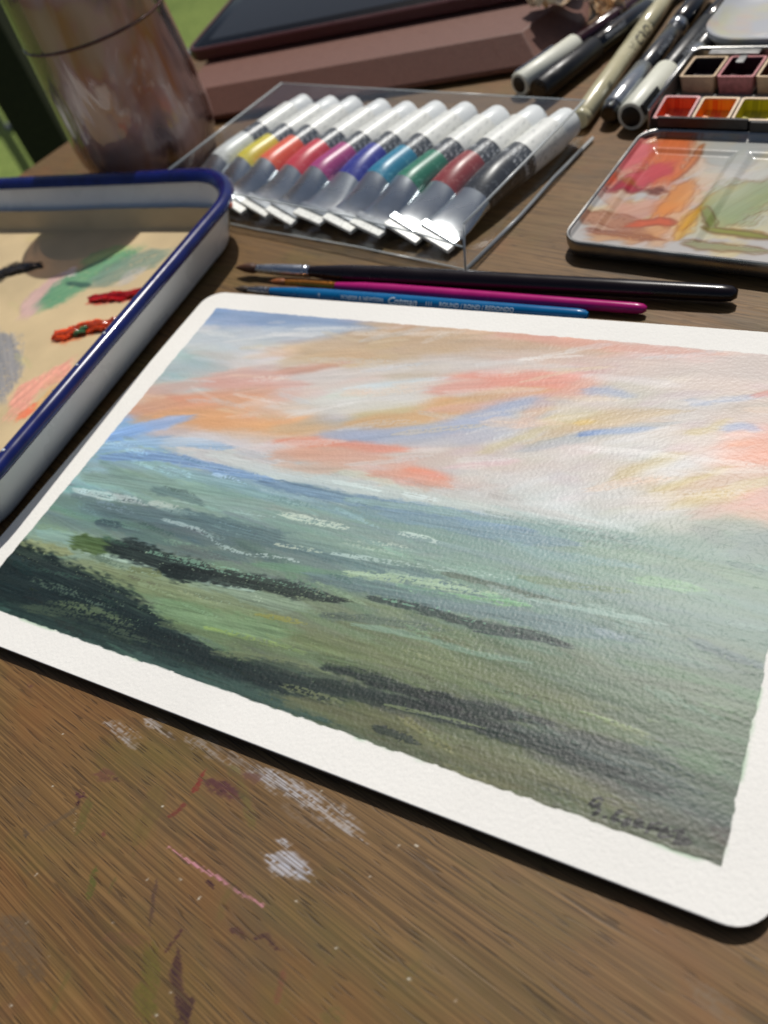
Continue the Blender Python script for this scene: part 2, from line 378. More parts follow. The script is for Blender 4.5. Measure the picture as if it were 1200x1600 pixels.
STROKES=[([(-1.6,152.6),(23.8,153.3),(55.5,153.7),(73.8,153.1)],9.5,(128,158,200),0.9,0),([(3.9,137.0),(23.7,142.9),(44.2,146.2),(63.3,150.6)],9.6,(190,202,210),0.8,0),([(60.8,138.6),(77.1,146.5),(100.6,149.6),(129.4,148.0),(161.0,151.3)],11.5,(196,166,130),0.8,0),([(55.1,130.2),(70.9,136.2),(92.7,137.5),(111.3,143.0)],8.2,(205,172,130),0.7,0),([(55.4,124.7),(66.6,128.2),(76.0,132.2)],4.6,(215,148,120),0.8,0),([(136.2,156.0),(160.2,153.9),(181.6,155.1),(201.7,155.6)],3.9,(222,150,128),0.7,0.1),([(117.3,141.0),(151.5,145.9),(183.9,145.8),(218.2,148.0)],9.4,(200,185,175),0.7,0),([(48.0,114.4),(72.0,123.6),(95.1,132.5),(123.4,138.4),(153.0,141.2)],8.0,(208,203,198),0.75,0),([(89.9,121.2),(108.2,126.9),(118.1,130.2)],2.8,(205,222,228),0.9,0.1),([(60.2,104.2),(84.0,111.7),(105.3,122.1),(127.2,129.0)],7.5,(210,206,198),0.7,0),([(71.5,104.5),(95.4,110.4),(116.7,119.1),(123.9,125.1)],2.6,(225,228,226),0.9,0.15),([(2.8,105.1),(18.3,111.4),(35.3,119.7),(52.2,122.3)],7.3,(222,165,148),0.7,0),([(2.8,93.9),(20.0,99.9),(38.3,105.6),(51.8,113.2)],10.0,(224,155,118),0.75,0),([(10.9,90.0),(32.5,95.7),(54.5,94.7),(75.0,93.7)],9.9,(230,166,110),0.8,0),([(38.3,105.6),(57.6,103.7),(74.9,98.5)],6.5,(228,168,125),0.6,0),([(27.1,112.8),(46.6,116.7),(63.3,118.7)],5.5,(225,160,145),0.7,0),([(-3.1,75.7),(11.0,85.4),(30.2,94.6)],7.0,(138,172,222),0.9,0),([(-0.4,70.4),(16.1,78.8),(35.5,82.6),(55.9,83.5)],5.7,(150,180,215),0.75,0.05),([(30.0,81.6),(46.8,88.2),(69.2,89.3),(83.9,92.2)],4.7,(212,212,214),0.8,0.1),([(48.0,104.8),(55.3,107.4),(62.1,105.9)],2.6,(225,222,224),0.8,0.2),([(73.3,96.6),(94.4,102.2),(111.6,108.5),(127.7,116.2)],7.0,(205,180,140),0.7,0),([(98.7,103.9),(116.2,109.4),(127.7,116.2),(138.3,125.0),(152.6,129.3)],7.6,(220,165,105),0.85,0),([(121.4,125.4),(136.2,130.4),(150.3,135.9),(161.4,136.0)],7.1,(228,146,126),0.85,0),([(125.5,115.8),(140.2,120.0),(150.8,128.0)],4.4,(222,165,145),0.7,0),([(91.9,97.0),(110.7,100.0),(127.5,105.4),(140.3,113.8),(148.7,121.4),(160.4,125.6)],7.3,(156,170,200),0.9,0),([(116.2,98.7),(137.8,102.9),(152.2,111.6),(160.4,119.0)],5.3,(175,182,198),0.7,0),([(76.6,90.8),(93.7,93.6),(108.6,94.1),(118.9,95.6)],4.3,(246,134,102),0.85,0.05),([(77.8,84.2),(92.0,87.1),(105.8,89.9),(115.4,90.2)],6.6,(226,160,132),0.8,0),([(80.7,79.3),(93.1,80.5),(101.5,83.7)],4.8,(222,165,138),0.8,0),([(116.0,84.0),(126.9,85.8),(138.8,84.3)],4.5,(238,146,118),0.8,0.1),([(56.1,78.7),(85.4,75.8),(109.3,78.2),(143.7,77.9),(167.3,80.9),(191.8,80.7)],5.2,(212,212,208),0.7,0.05),([(102.3,77.5),(112.1,77.4),(121.6,77.4)],2.0,(222,226,224),0.8,0.25),([(171.1,132.3),(177.0,133.3),(182.3,132.7)],4.8,(146,166,204),0.85,0),([(165.5,122.9),(174.6,127.5),(180.0,129.9)],5.3,(216,212,210),0.8,0.05),([(171.2,139.2),(185.5,139.9),(195.5,139.4)],3.6,(214,208,208),0.7,0.1),([(155.3,115.1),(158.5,124.7),(168.0,135.5)],5.5,(222,165,140),0.6,0),([(162.1,107.7),(171.6,116.7),(181.9,122.9),(196.5,127.0)],4.6,(205,175,125),0.7,0.05),([(172.4,117.7),(175.4,119.1)],2.6,(234,190,84),0.9,0),([(147.6,100.6),(154.2,106.2),(160.7,111.8)],3.4,(206,190,130),0.7,0.05),([(161.0,104.7),(173.3,111.4),(183.8,116.2),(196.0,121.3)],4.4,(160,172,180),0.75,0),([(174.4,113.0),(179.3,115.3)],2.2,(78,126,208),0.95,0),([(178.3,114.8),(185.6,116.8),(192.7,119.0)],2.5,(140,168,212),0.85,0),([(184.9,112.3),(196.6,118.7),(201.5,121.5)],2.2,(226,229,233),0.9,0.15),([(205.5,120.1),(210.5,122.1),(213.3,125.9)],2.9,(216,194,126),0.8,0.05),([(214.7,123.5),(218.7,125.6),(222.7,124.7)],3.7,(146,170,214),0.85,0),([(202.7,133.0),(207.4,132.9)],2.8,(155,172,205),0.8,0),([(211.5,135.1),(221.6,138.8)],2.5,(160,176,206),0.8,0),([(220.4,138.8),(224.0,140.6)],2.5,(228,128,110),0.8,0),([(189.6,98.6),(195.0,102.9),(202.5,109.2)],5.0,(206,182,112),0.8,0.05),([(197.1,101.6),(208.0,109.0),(218.9,115.1)],3.5,(226,227,231),0.9,0.1),([(201.4,98.7),(205.9,102.2)],2.9,(222,226,236),0.9,0.1),([(202.0,96.4),(212.6,103.7),(218.4,108.7)],1.9,(208,186,110),0.8,0.05),([(220.3,112.1),(226.9,118.0),(234.5,122.1)],9.5,(228,160,136),0.7,0),([(208.9,96.7),(217.8,103.1),(225.2,108.2)],4.8,(206,172,148),0.75,0),([(208.3,91.8),(217.0,98.6),(228.9,106.0)],3.7,(206,180,108),0.8,0.05),([(215.3,90.6),(225.7,96.6),(232.5,103.3)],5.0,(216,165,150),0.7,0),([(165.0,81.6),(178.4,82.3),(193.2,82.2),(207.1,89.8)],4.1,(224,220,220),0.8,0.1),([(142.2,81.5),(163.2,81.2),(182.6,80.9)],2.5,(202,186,182),0.7,0),([(165.2,86.8),(179.4,91.3),(193.8,93.3)],4.0,(212,216,216),0.75,0.05),([(3.5,67.8),(29.3,74.1),(53.8,73.5),(81.8,73.0)],4.6,(122,148,192),0.85,0.05),([(74.4,71.9),(100.6,71.5),(123.9,72.5),(145.4,73.9),(171.8,73.4)],4.8,(108,130,162),0.85,0),([(110.4,71.5),(128.3,73.0),(145.2,74.4),(165.5,74.7)],3.0,(132,152,148),0.8,0.05),([(125.3,69.6),(159.2,70.3),(185.3,72.1)],5.3,(106,126,150),0.7,0),([(34.0,67.7),(57.4,68.2),(76.8,68.1)],4.5,(140,166,172),0.7,0),([(3.4,57.9),(30.2,60.6),(59.4,61.2),(85.3,62.9)],6.8,(135,156,146),0.7,0),([(37.4,59.2),(52.0,59.5),(61.9,57.4)],3.8,(92,110,110),0.8,0.1),([(3.9,51.6),(18.4,51.8),(30.1,52.9),(40.2,52.3)],3.3,(216,219,213),0.9,0.3),([(40.0,53.7),(50.7,53.3),(55.5,53.3)],2.8,(214,214,202),0.9,0.3),([(13.6,46.0),(34.0,47.9),(53.3,49.6),(74.2,51.3),(95.3,50.4)],6.6,(92,110,113),0.8,0.05),([(24.2,41.1),(29.9,41.6),(37.2,41.9)],2.5,(62,78,84),0.85,0.2),([(50.0,48.2),(60.2,47.9),(68.9,47.2),(78.1,43.4),(92.3,43.2)],1.7,(206,216,211),0.8,0.42),([(56.4,53.2),(74.7,50.6),(92.2,51.5),(111.9,50.8),(138.7,50.5),(167.2,49.3)],5.5,(84,101,106),0.8,0.05),([(91.7,60.8),(101.7,60.7),(117.7,61.0)],3.0,(238,231,208),0.9,0.42),([(96.0,49.3),(105.4,49.9),(113.4,50.2)],1.5,(232,226,198),0.9,0.5),([(91.8,44.1),(101.0,44.9),(108.3,44.8)],1.5,(215,220,214),0.9,0.55),([(118.3,56.2),(131.3,57.1),(139.6,58.0)],3.9,(216,211,191),0.8,0.65),([(133.9,63.2),(141.3,63.6),(148.4,62.7)],1.7,(236,233,221),0.9,0.5),([(99.0,52.6),(124.0,53.9),(148.9,55.6),(171.8,57.2)],6.0,(140,156,140),0.5,0.1),([(116.6,50.8),(137.8,52.7),(157.1,55.5),(172.2,56.2)],1.6,(206,213,206),0.9,0.55),([(124.0,45.4),(140.2,47.4),(155.6,49.4),(170.6,50.2)],3.5,(178,192,152),0.85,0.35),([(141.2,45.4),(160.8,46.4),(180.0,49.7)],2.5,(132,176,122),0.85,0.1),([(152.1,53.0),(165.7,53.3),(182.6,52.5),(191.2,52.9)],2.0,(80,84,70),0.85,0.1),([(173.5,57.6),(189.4,58.7),(204.2,60.7)],2.5,(106,117,84),0.8,0.1),([(112.7,41.1),(137.9,43.3),(161.5,44.4),(186.7,45.4),(209.3,47.1)],5.5,(94,109,115),0.8,0.05),([(179.3,51.6),(196.5,52.3),(214.0,53.4)],1.8,(178,194,184),0.55,0.1),([(203.1,64.6),(214.3,65.6),(219.8,65.8)],3.6,(138,170,122),0.7,0.15),([(1.6,26.6),(23.6,30.8),(53.6,30.4),(85.0,27.4),(118.4,31.0)],8.4,(140,153,130),0.75,0),([(4.1,31.1),(19.4,32.0),(33.7,33.4)],4.4,(140,165,158),0.7,0),([(29.1,28.0),(48.0,30.2),(65.2,29.5),(82.9,30.5),(99.6,31.5)],2.1,(165,181,165),0.85,0.1),([(0.0,24.8),(15.0,26.3),(24.8,26.6)],4.4,(150,148,102),0.8,0),([(21.1,31.9),(30.1,32.2),(38.8,32.2)],7.3,(70,88,46),0.95,0),([(27.0,23.3),(53.2,23.7),(79.3,24.6),(107.9,25.6)],6.5,(126,131,96),0.7,0.05),([(70.7,18.5),(95.8,18.7),(117.1,21.6)],6.9,(120,142,103),0.75,0),([(36.2,33.2),(45.0,34.0),(56.9,33.4),(69.0,31.8),(83.6,33.2)],8.4,(28,39,39),0.97,0.03),([(61.9,30.5),(74.5,31.5),(88.6,33.4),(104.4,35.2),(126.6,36.1)],5.5,(30,41,40),0.95,0.12),([(52.8,35.0),(71.9,35.2),(91.7,36.2),(119.5,37.1)],2.5,(134,168,142),0.75,0.6),([(50.6,26.9),(58.1,28.1),(64.9,28.2)],2.7,(120,125,85),0.8,0.2),([(90.4,15.9),(101.9,16.6),(113.1,17.1),(125.8,17.8)],1.7,(158,176,96),0.7,0.35),([(103.9,24.5),(112.5,25.6),(121.1,26.1)],1.8,(142,136,72),0.85,0.35),([(134.1,29.9),(151.4,31.8),(170.5,31.4),(185.6,33.2)],1.9,(130,151,130),0.75,0.1),([(118.2,19.7),(147.1,24.3),(174.8,25.0),(200.5,22.4),(218.7,21.8)],7.3,(110,113,79),0.6,0.05),([(135.2,39.4),(147.5,40.4),(157.6,40.0),(167.2,39.7),(187.9,41.7),(194.2,40.3)],2.8,(40,51,51),0.92,0.08),([(139.4,40.3),(155.0,41.5),(170.5,40.6)],1.7,(142,188,152),0.7,0.6),([(123.3,30.1),(142.7,33.5),(161.3,35.8)],3.0,(86,95,86),0.75,0.2),([(-14.0,18.2),(15.4,18.9),(40.3,15.0),(59.1,12.7),(77.0,10.8)],14.3,(24,38,40),0.96,0.02),([(-3.6,8.2),(23.4,10.3),(47.8,9.5),(72.4,9.4),(99.3,6.4)],10.5,(28,42,43),0.9,0.05),([(17.0,13.8),(35.5,13.6),(47.6,13.2),(60.5,14.4)],3.2,(90,104,88),0.8,0.62),([(23.8,3.3),(42.7,8.8),(54.0,8.8),(68.1,8.2)],5.6,(106,116,84),0.85,0.45),([(59.4,5.6),(74.5,6.6),(88.9,7.6)],2.4,(112,120,88),0.85,0.55),([(70.2,8.8),(90.9,8.2),(110.0,7.6),(130.0,6.8),(140.4,6.2)],5.4,(33,48,48),0.93,0.06),([(16.4,1.2),(49.5,1.0),(85.9,1.5),(118.3,1.4),(142.8,1.7)],4.9,(58,77,71),0.9,0.1),([(97.5,9.1),(115.8,12.6),(136.4,13.8)],2.9,(110,115,84),0.8,0.3),([(112.6,10.5),(137.7,11.2),(160.1,12.7),(187.2,14.5)],5.4,(68,78,66),0.7,0.1),([(133.0,15.4),(143.0,16.5),(158.6,16.0),(176.1,17.0),(195.3,19.0)],3.7,(34,47,46),0.95,0.04),([(3.3,4.6),(46.7,4.2),(82.8,5.7),(114.8,7.0),(142.9,9.0)],7.7,(34,48,48),0.6,0.05),([(110.6,6.7),(138.2,10.4),(163.7,12.9),(190.6,13.9),(212.1,13.9),(225.3,11.6)],4.9,(40,53,51),0.7,0.05),([(75.2,12.6),(113.6,16.2),(149.6,19.0),(178.3,20.5)],3.1,(96,106,76),0.6,0.05),([(145.4,11.7),(167.2,13.2),(187.8,12.9),(203.4,13.3),(218.4,11.4),(224.4,10.9)],3.7,(40,53,50),0.93,0.05),([(153.7,10.6),(167.7,11.9),(181.2,12.8)],0.9,(126,131,95),0.9,0.2),([(127.9,3.1),(148.7,5.2),(173.9,5.6),(197.9,6.5),(220.0,5.2)],5.9,(106,103,73),0.7,0.1),([(123.7,6.7),(135.9,7.1),(143.8,7.3)],2.3,(112,114,80),0.85,0.5),([(154.1,3.9),(160.4,4.2),(167.5,3.6)],2.4,(46,57,52),0.9,0.3),([(219.7,6.5),(230.5,6.1),(236.1,4.0)],5.4,(88,94,80),0.6,0.1),([(203.1,14.0),(217.5,15.0),(231.5,13.8)],2.1,(66,79,76),0.7,0.1),([(224.6,20.6),(234.0,20.8)],5.9,(94,118,84),0.6,0.1),([(220.8,50.6),(228.4,49.2),(238.6,47.9)],2.5,(80,91,96),0.8,0.1),([(197.0,33.9),(219.7,35.7),(237.8,36.5)],8.4,(104,116,97),0.5,0.05),([(168.0,37.8),(186.6,40.3),(195.2,40.0)],1.1,(48,58,62),0.8,0.15)]
SIGN=[[(211.8,5.2),(211.1,5.5),(210.3,4.9),(209.6,3.4),(210.2,3.2),(211.2,3.7),(211.6,4.4)],[(211.5,3.4),(211.8,2.9),(211.6,2.2),(210.7,1.4)],[(213.1,1.7),(213.7,2.0)],[(216.4,4.4),(215.6,3.5),(214.9,2.0),(215.2,1.7),(216.4,2.1)],[(218.3,3.3),(217.5,2.4),(217.4,1.6),(217.7,1.4),(218.3,1.9),(218.5,3.1)],[(220.5,3.8),(219.8,3.1),(219.5,2.0),(221.3,2.4)],[(220.0,2.9),(221.4,3.4)],[(223.0,3.9),(222.6,2.9),(222.4,1.6)],[(223.1,3.7),(224.8,4.6)],[(222.7,2.7),(224.7,3.3)],[(226.3,4.2),(225.3,3.4),(224.9,1.9),(225.2,1.6),(227.3,2.7)],[(225.6,3.0),(226.7,3.3)],[(229.5,4.8),(227.6,3.9)],[(229.3,4.3),(228.5,3.4),(228.2,1.6),(228.7,1.5),(231.1,2.4)],[(228.7,2.7),(230.9,3.2)]]
STAINS=[([(69.5,-17.9),(75.8,-18.0),(83.3,-18.8)],4.5,(190,195,205),0.75,0.55),([(77.8,-19.7),(81.5,-20.5),(84.6,-20.4)],2.0,(180,186,196),0.6,0.6),([(80.7,-12.9),(86.4,-12.8),(93.2,-14.3)],2.6,(196,200,210),0.8,0.5),([(96.9,-13.4),(105.1,-13.3),(114.4,-14.2),(125.7,-15.6)],4.0,(165,168,176),0.7,0.5),([(121.0,-14.6),(131.5,-15.3),(143.9,-17.0),(155.6,-19.2)],5.4,(186,190,200),0.85,0.5),([(132.1,-19.6),(142.3,-20.9),(152.2,-22.3)],3.7,(150,150,158),0.5,0.62),([(120.3,-13.6),(129.0,-14.5),(141.6,-16.1)],2.4,(190,192,200),0.8,0.4),([(135.2,-27.5),(137.7,-27.5),(139.7,-27.7)],1.8,(200,206,220),0.9,0.4),([(135.8,-32.1),(141.0,-31.6),(147.9,-31.8)],5.0,(196,206,226),0.9,0.42),([(108.4,-39.4),(113.6,-40.1),(121.6,-40.6),(126.7,-40.8),(131.7,-41.5),(140.2,-41.9)],0.9,(205,138,160),0.95,0.12),([(76.8,-31.2),(79.4,-29.9),(82.9,-29.8)],4.2,(92,52,50),0.6,0.1),([(82.0,-29.8),(84.9,-30.4)],0.9,(48,24,32),0.9,0),([(74.0,-37.1),(77.3,-37.5)],2.0,(60,20,40),0.85,0.1),([(75.9,-39.0),(77.2,-39.7)],1.5,(50,18,30),0.85,0),([(108.4,-21.8),(114.0,-21.6),(120.9,-22.0)],4.2,(78,40,44),0.75,0.15),([(106.6,-19.3),(107.1,-24.1),(106.7,-26.2)],1.6,(112,36,30),0.75,0.1),([(106.8,-28.3),(105.7,-31.0),(104.1,-33.5)],1.5,(104,38,34),0.65,0.15),([(96.7,-26.6),(98.3,-34.1),(101.1,-43.4)],5.9,(84,78,32),0.45,0.1),([(79.3,-37.1),(80.9,-42.3),(82.2,-46.8)],2.9,(74,76,30),0.55,0.1),([(112.1,-15.6),(120.2,-19.9),(128.4,-28.1)],3.1,(82,84,34),0.5,0.1),([(117.9,-16.3),(122.0,-16.3),(123.1,-14.8)],2.4,(88,54,56),0.6,0.2),([(92.8,-50.8),(94.9,-54.9),(96.4,-58.2)],2.2,(72,80,28),0.65,0.1),([(99.7,-50.5),(100.5,-54.2)],1.2,(80,82,36),0.5,0.1),([(77.3,-40.4),(74.9,-44.5),(70.9,-49.6)],1.5,(60,56,50),0.5,0.2),([(53.7,-42.9),(60.1,-43.5),(60.8,-47.0)],3.9,(70,62,50),0.45,0.2),([(65.9,-50.8),(68.8,-52.2)],1.8,(58,50,46),0.6,0.2),([(118.0,-59.9),(122.0,-64.2),(123.6,-69.0),(128.9,-73.4)],5.7,(84,84,26),0.6,0.1),([(125.4,-57.9),(128.1,-63.0),(133.3,-66.9),(137.5,-70.9)],2.7,(50,24,32),0.92,0.05),([(134.4,-64.4),(134.4,-68.4),(133.4,-72.7)],2.7,(52,26,34),0.85,0.1),([(123.7,-53.7),(123.2,-56.8),(122.6,-59.7)],1.0,(62,30,36),0.85,0.1),([(110.7,-47.2),(113.1,-51.9),(115.7,-56.9)],1.5,(66,46,46),0.6,0.15),([(134.9,-49.3),(137.1,-48.8),(139.7,-49.4)],1.5,(58,26,34),0.85,0.05),([(122.9,-42.4),(124.2,-42.6),(125.9,-43.3)],1.2,(54,22,34),0.9,0),([(141.2,-48.6),(143.8,-47.0),(148.4,-48.5)],1.7,(56,26,34),0.85,0.1),([(76.7,-70.9),(84.2,-72.5),(91.6,-74.7),(96.9,-76.1)],7.3,(66,62,58),0.5,0.2),([(105.6,-63.0),(111.3,-61.0),(116.2,-59.4)],2.6,(96,58,48),0.4,0.15),([(91.8,-86.1),(95.1,-82.6),(95.8,-78.7)],5.5,(96,58,44),0.35,0.1),([(151.2,-51.3),(152.2,-54.9),(153.3,-58.3)],1.7,(108,52,44),0.5,0.15),([(163.4,-55.9),(166.4,-54.0),(169.1,-54.7)],2.8,(84,84,34),0.5,0.1),([(161.0,-41.8),(159.4,-47.2),(157.9,-51.8)],1.5,(90,86,40),0.4,0.2),([(178.9,-38.4),(177.7,-40.9),(177.5,-42.9)],2.2,(88,80,34),0.5,0.1),([(102.1,-71.8),(102.8,-75.8),(104.7,-82.6)],1.6,(78,80,34),0.45,0.2),([(131.2,-48.9),(129.9,-44.1),(130.2,-40.2)],2.3,(86,84,36),0.4,0.15),([(230.5,-21.2),(234.2,-22.0),(239.2,-24.4)],4.4,(120,116,110),0.4,0.4),([(178.3,-35.3),(188.3,-37.7),(194.8,-39.9)],4.7,(86,76,66),0.3,0.3),([(35.1,-15.2),(36.6,-17.0)],2.9,(84,44,46),0.6,0.1),([(88.9,-42.9),(90.0,-44.2)],1.4,(96,40,44),0.6,0.1),([(112.2,-35.8),(115.7,-37.8),(115.5,-34.6)],1.6,(150,110,50),0.3,0.2),([(81.0,-46.7),(78.9,-43.0)],0.5,(190,180,150),0.7,0.4),([(115.8,-39.1),(116.6,-36.2),(116.7,-33.3)],0.5,(180,170,140),0.6,0.5)]
SPECKS=[(43.9,-13.3,0.38),(59.9,-24.2,0.42),(37.9,-17.5,0.29),(59.9,-35.3,0.42),(66.0,-38.3,0.62),(88.0,-35.5,0.5),(78.2,-41.9,0.5),(79.9,-45.2,0.5),(80.0,-26.8,0.31),(95.7,-31.5,0.42),(100.8,-31.4,0.81),(57.9,-24.9,0.58),(116.1,-25.1,0.42),(78.0,-58.5,0.48),(96.3,-55.4,0.48),(116.6,-44.9,0.96),(83.8,-68.2,0.58),(94.8,-71.9,0.69),(128.1,-70.5,1.15),(93.0,-83.9,0.96),(106.1,-59.5,0.58),(83.3,-58.6,0.31),(74.8,-63.1,0.35),(128.6,-65.4,0.77),(140.0,-12.8,0.77),(164.1,-18.1,0.77),(168.1,-16.6,1.15),(169.5,-15.4,0.58),(160.9,-26.8,0.77),(146.9,-38.0,0.96),(160.3,-43.2,0.96),(242.4,-19.0,1.35),(203.8,-35.3,0.77),(188.5,-41.7,1.35),(178.0,-42.2,0.77),(126.0,-36.1,0.58),(98.7,-46.5,0.48),(108.4,-47.9,0.58),(123.7,-46.5,0.58),(87.7,-26.8,0.31),(52.2,-29.5,0.27)]
PALETTE=[([(136.6,265.4),(145.4,282.9),(155.1,298.2)],23.8,(226,184,146),0.7,0),([(128.8,241.2),(132.6,260.4),(135.1,280.7)],18.5,(196,150,140),0.7,0),([(131.3,269.5),(142.0,275.3),(148.2,284.3)],18.0,(202,108,116),0.85,0),([(139.2,285.8),(142.7,293.6),(149.2,300.2)],7.9,(205,120,125),0.7,0),([(157.3,257.8),(157.8,277.3),(156.7,298.1)],17.7,(206,118,72),0.85,0),([(145.8,255.5),(151.8,262.7),(157.7,270.9)],15.0,(186,78,92),0.85,0),([(133.2,250.7),(135.3,255.5),(137.9,260.4)],8.1,(210,90,50),0.8,0),([(139.7,249.3),(143.5,254.6),(150.3,251.3)],6.9,(150,30,50),0.92,0),([(142.6,257.9),(147.4,254.6)],4.4,(160,110,40),0.8,0),([(155.2,251.7),(160.1,250.4)],5.2,(104,50,34),0.9,0),([(162.3,235.1),(166.9,246.3),(169.2,257.8)],12.0,(212,140,66),0.8,0),([(145.9,236.1),(154.4,237.1),(160.6,244.0)],11.9,(208,170,156),0.8,0),([(133.6,229.9),(146.3,230.3),(158.0,223.3)],10.0,(165,122,98),0.8,0.1),([(140.0,221.3),(154.1,219.8),(166.7,217.1)],5.2,(150,108,84),0.8,0.15),([(153.2,227.4),(163.5,230.0),(170.4,228.9)],5.3,(190,92,58),0.85,0),([(173.2,218.6),(174.3,229.0),(176.0,237.6)],6.9,(214,178,100),0.8,0),([(172.5,223.9),(176.2,236.8),(181.1,246.5),(189.6,256.3)],5.4,(204,160,56),0.85,0),([(168.9,264.8),(173.0,274.4),(172.0,292.0)],15.0,(222,208,190),0.7,0),([(184.1,231.5),(188.4,244.4),(200.0,255.4)],22.9,(146,164,122),0.85,0),([(177.5,214.8),(192.2,212.9),(207.1,211.5)],6.3,(148,152,116),0.85,0),([(182.0,225.2),(194.6,223.3),(205.6,220.6)],4.0,(128,134,56),0.9,0),([(178.3,237.7),(181.4,231.4),(184.1,226.1)],4.3,(110,124,60),0.8,0),([(170.2,281.9),(185.2,274.0),(193.6,280.5)],24.5,(182,191,190),0.8,0),([(184.9,297.4),(189.0,293.6),(196.0,287.2)],6.2,(214,188,104),0.8,0),([(135.3,290.2),(136.1,297.7),(138.1,303.1)],8.0,(178,168,192),0.8,0),([(161.5,259.2),(165.6,268.7),(168.1,283.5)],3.0,(190,110,50),0.7,0.1),([(155.9,306.3),(172.4,302.4),(193.7,294.3)],13.2,(198,196,200),0.7,0)]
LINER=[([(-115.2,143.4),(-119.7,158.0),(-118.7,173.9),(-114.9,180.1)],16.0,(206,170,164),0.95,0.1),([(-110.7,152.3),(-105.8,167.1),(-97.4,183.5),(-85.4,198.9)],22.2,(92,150,112),0.92,0.1),([(-113.7,186.7),(-102.8,195.7),(-91.7,201.3)],10.9,(152,186,122),0.9,0.2),([(-92.5,172.4),(-80.8,184.8),(-64.1,199.1)],19.0,(118,140,126),0.85,0.1),([(-110.0,169.3),(-100.8,169.1),(-91.3,168.4)],4.4,(56,86,76),0.85,0.1),([(-118.8,176.5),(-116.2,180.0),(-110.1,176.2)],8.1,(215,205,200),0.9,0.2),([(-75.2,172.4),(-72.9,180.2),(-68.7,185.7)],9.8,(190,185,180),0.7,0.2),([(-124.0,125.3),(-97.9,108.4),(-79.9,88.1)],24.8,(140,141,147),0.9,0.1),([(-65.6,82.7),(-70.7,97.8),(-62.6,106.5),(-60.9,116.9)],14.7,(236,162,142),0.95,0.1),([(-60.6,81.7),(-58.3,86.0),(-57.7,91.2)],7.3,(236,118,82),0.9,0.2),([(-55.8,88.4),(-56.9,98.1),(-54.8,104.5)],5.7,(214,170,110),0.8,0.2),([(-164.0,167.3),(-159.0,176.7),(-151.7,181.8)],14.7,(42,36,26),0.95,0.05),([(-82.3,158.2),(-69.0,162.0),(-55.8,166.7)],9.3,(205,40,34),0.9,0.2),([(-79.7,130.2),(-73.9,135.5),(-62.0,143.3)],14.2,(226,84,34),0.85,0.25),([(-63.4,137.7),(-61.3,142.5)],8.6,(150,60,24),0.8,0.2)]
# ================================================================== the setting: lawn and table
k = NT('lawn_grass')
v = k.coord()
f1 = k.noise(v, 3.0, 6, 0.6); f2 = k.noise(v, 60.0, 4, 0.6)
k.set(color=k.mix(0.5, k.ramp(f1, [(0.3, sr(78, 100, 40)), (0.7, sr(130, 146, 72))]), k.ramp(f2, [(0.3, sr(66, 90, 38)), (0.75, sr(146, 158, 86))])), rough=0.9, spec=0.2)
lx = np.concatenate([-np.geomspace(400, 6, 12), np.linspace(-5, 5, 60), np.geomspace(6, 400, 12)])
LX, LY = np.meshgrid(lx, lx)
LZ = -0.75 + 0.03 * np.sin(LX * 2.1) * np.cos(LY * 1.7)
lawn = grid_mesh('lawn', LX, LY, LZ, np.zeros(LX.shape + (3,)), np.ones(LX.shape), k.m)
tag(lawn, kind='structure')

# table: local x runs along the grain
TABLE_ROT = math.radians(-11.5)
tc, ts = math.cos(TABLE_ROT), math.sin(TABLE_ROT)
def to_table(x, y): return (x * tc + y * ts, -x * ts + y * tc)     # world (mm) -> table local (mm)

k = NT('worn_wood')
v = k.coord((1, 1, 1))
warp = k.noise(k.coord((3, 14, 1)), 1.0, 4)
vv = k.n('VectorMath', operation='ADD'); k.l(v, vv.inputs[0])
cb = k.n('CombineXYZ'); k.l(k.math('MULTIPLY', k.math('SUBTRACT', warp, 0.5), 0.006), cb.inputs[1]); k.l(cb.outputs[0], vv.inputs[1])
def stretched(sx, sy, detail=4, rough=0.6, dist=0.0):
    m = k.n('Mapping'); m.inputs['Scale'].default_value = (sx, sy, 1); k.l(vv.outputs[0], m.inputs[0])
    return k.noise(m.outputs[0], 1.0, detail, rough, dist)
def add3(*t):
    s_ = t[0]
    for q in t[1:]: s_ = k.math('ADD', s_, q)
    return k.math('MULTIPLY', s_, 1.0 / len(t))
broad = stretched(2.2, 34, 2); blot = k.noise(v, 26.0, 5, 0.6)
streak = add3(stretched(5, 240, 1), stretched(12, 560, 1), stretched(20, 1150, 0))
fine_s = add3(stretched(14, 1700, 0), stretched(30, 2600, 0))
pores = stretched(120, 1500, 0); pores2 = stretched(60, 900, 0)
col = k.ramp(broad, [(0.3, sr(88, 66, 37)), (0.5, sr(110, 82, 46)), (0.7, sr(124, 92, 52))])
col = k.mix(0.55, col, k.ramp(streak, [(0.33, sr(70, 51, 30)), (0.45, sr(98, 73, 42)), (0.55, sr(112, 84, 48)), (0.67, sr(132, 99, 58))]))
col = k.mix(0.45, col, k.ramp(fine_s, [(0.36, sr(60, 44, 26)), (0.5, sr(106, 80, 46)), (0.64, sr(146, 112, 68))]))
col = k.mix(k.ramp(k.noise(k.coord((1, 2, 1)), 17.0, 5, 0.6, 0.6), [(0.5, (0, 0, 0)), (0.72, (0.55, 0.55, 0.55))]), col, sr(98, 88, 40))
col = k.mix(k.ramp(k.noise(k.coord((1, 2, 1), loc=(3, 5, 0)), 13.0, 5, 0.6, 0.6), [(0.52, (0, 0, 0)), (0.72, (0.6, 0.6, 0.6))]), col, sr(122, 78, 40))
col = k.mix(k.ramp(k.noise(k.coord((1, 3, 1), loc=(8, 1, 0)), 9.0, 5, 0.65, 0.4), [(0.55, (0, 0, 0)), (0.72, (0.5, 0.5, 0.5))]), col, sr(74, 66, 54))
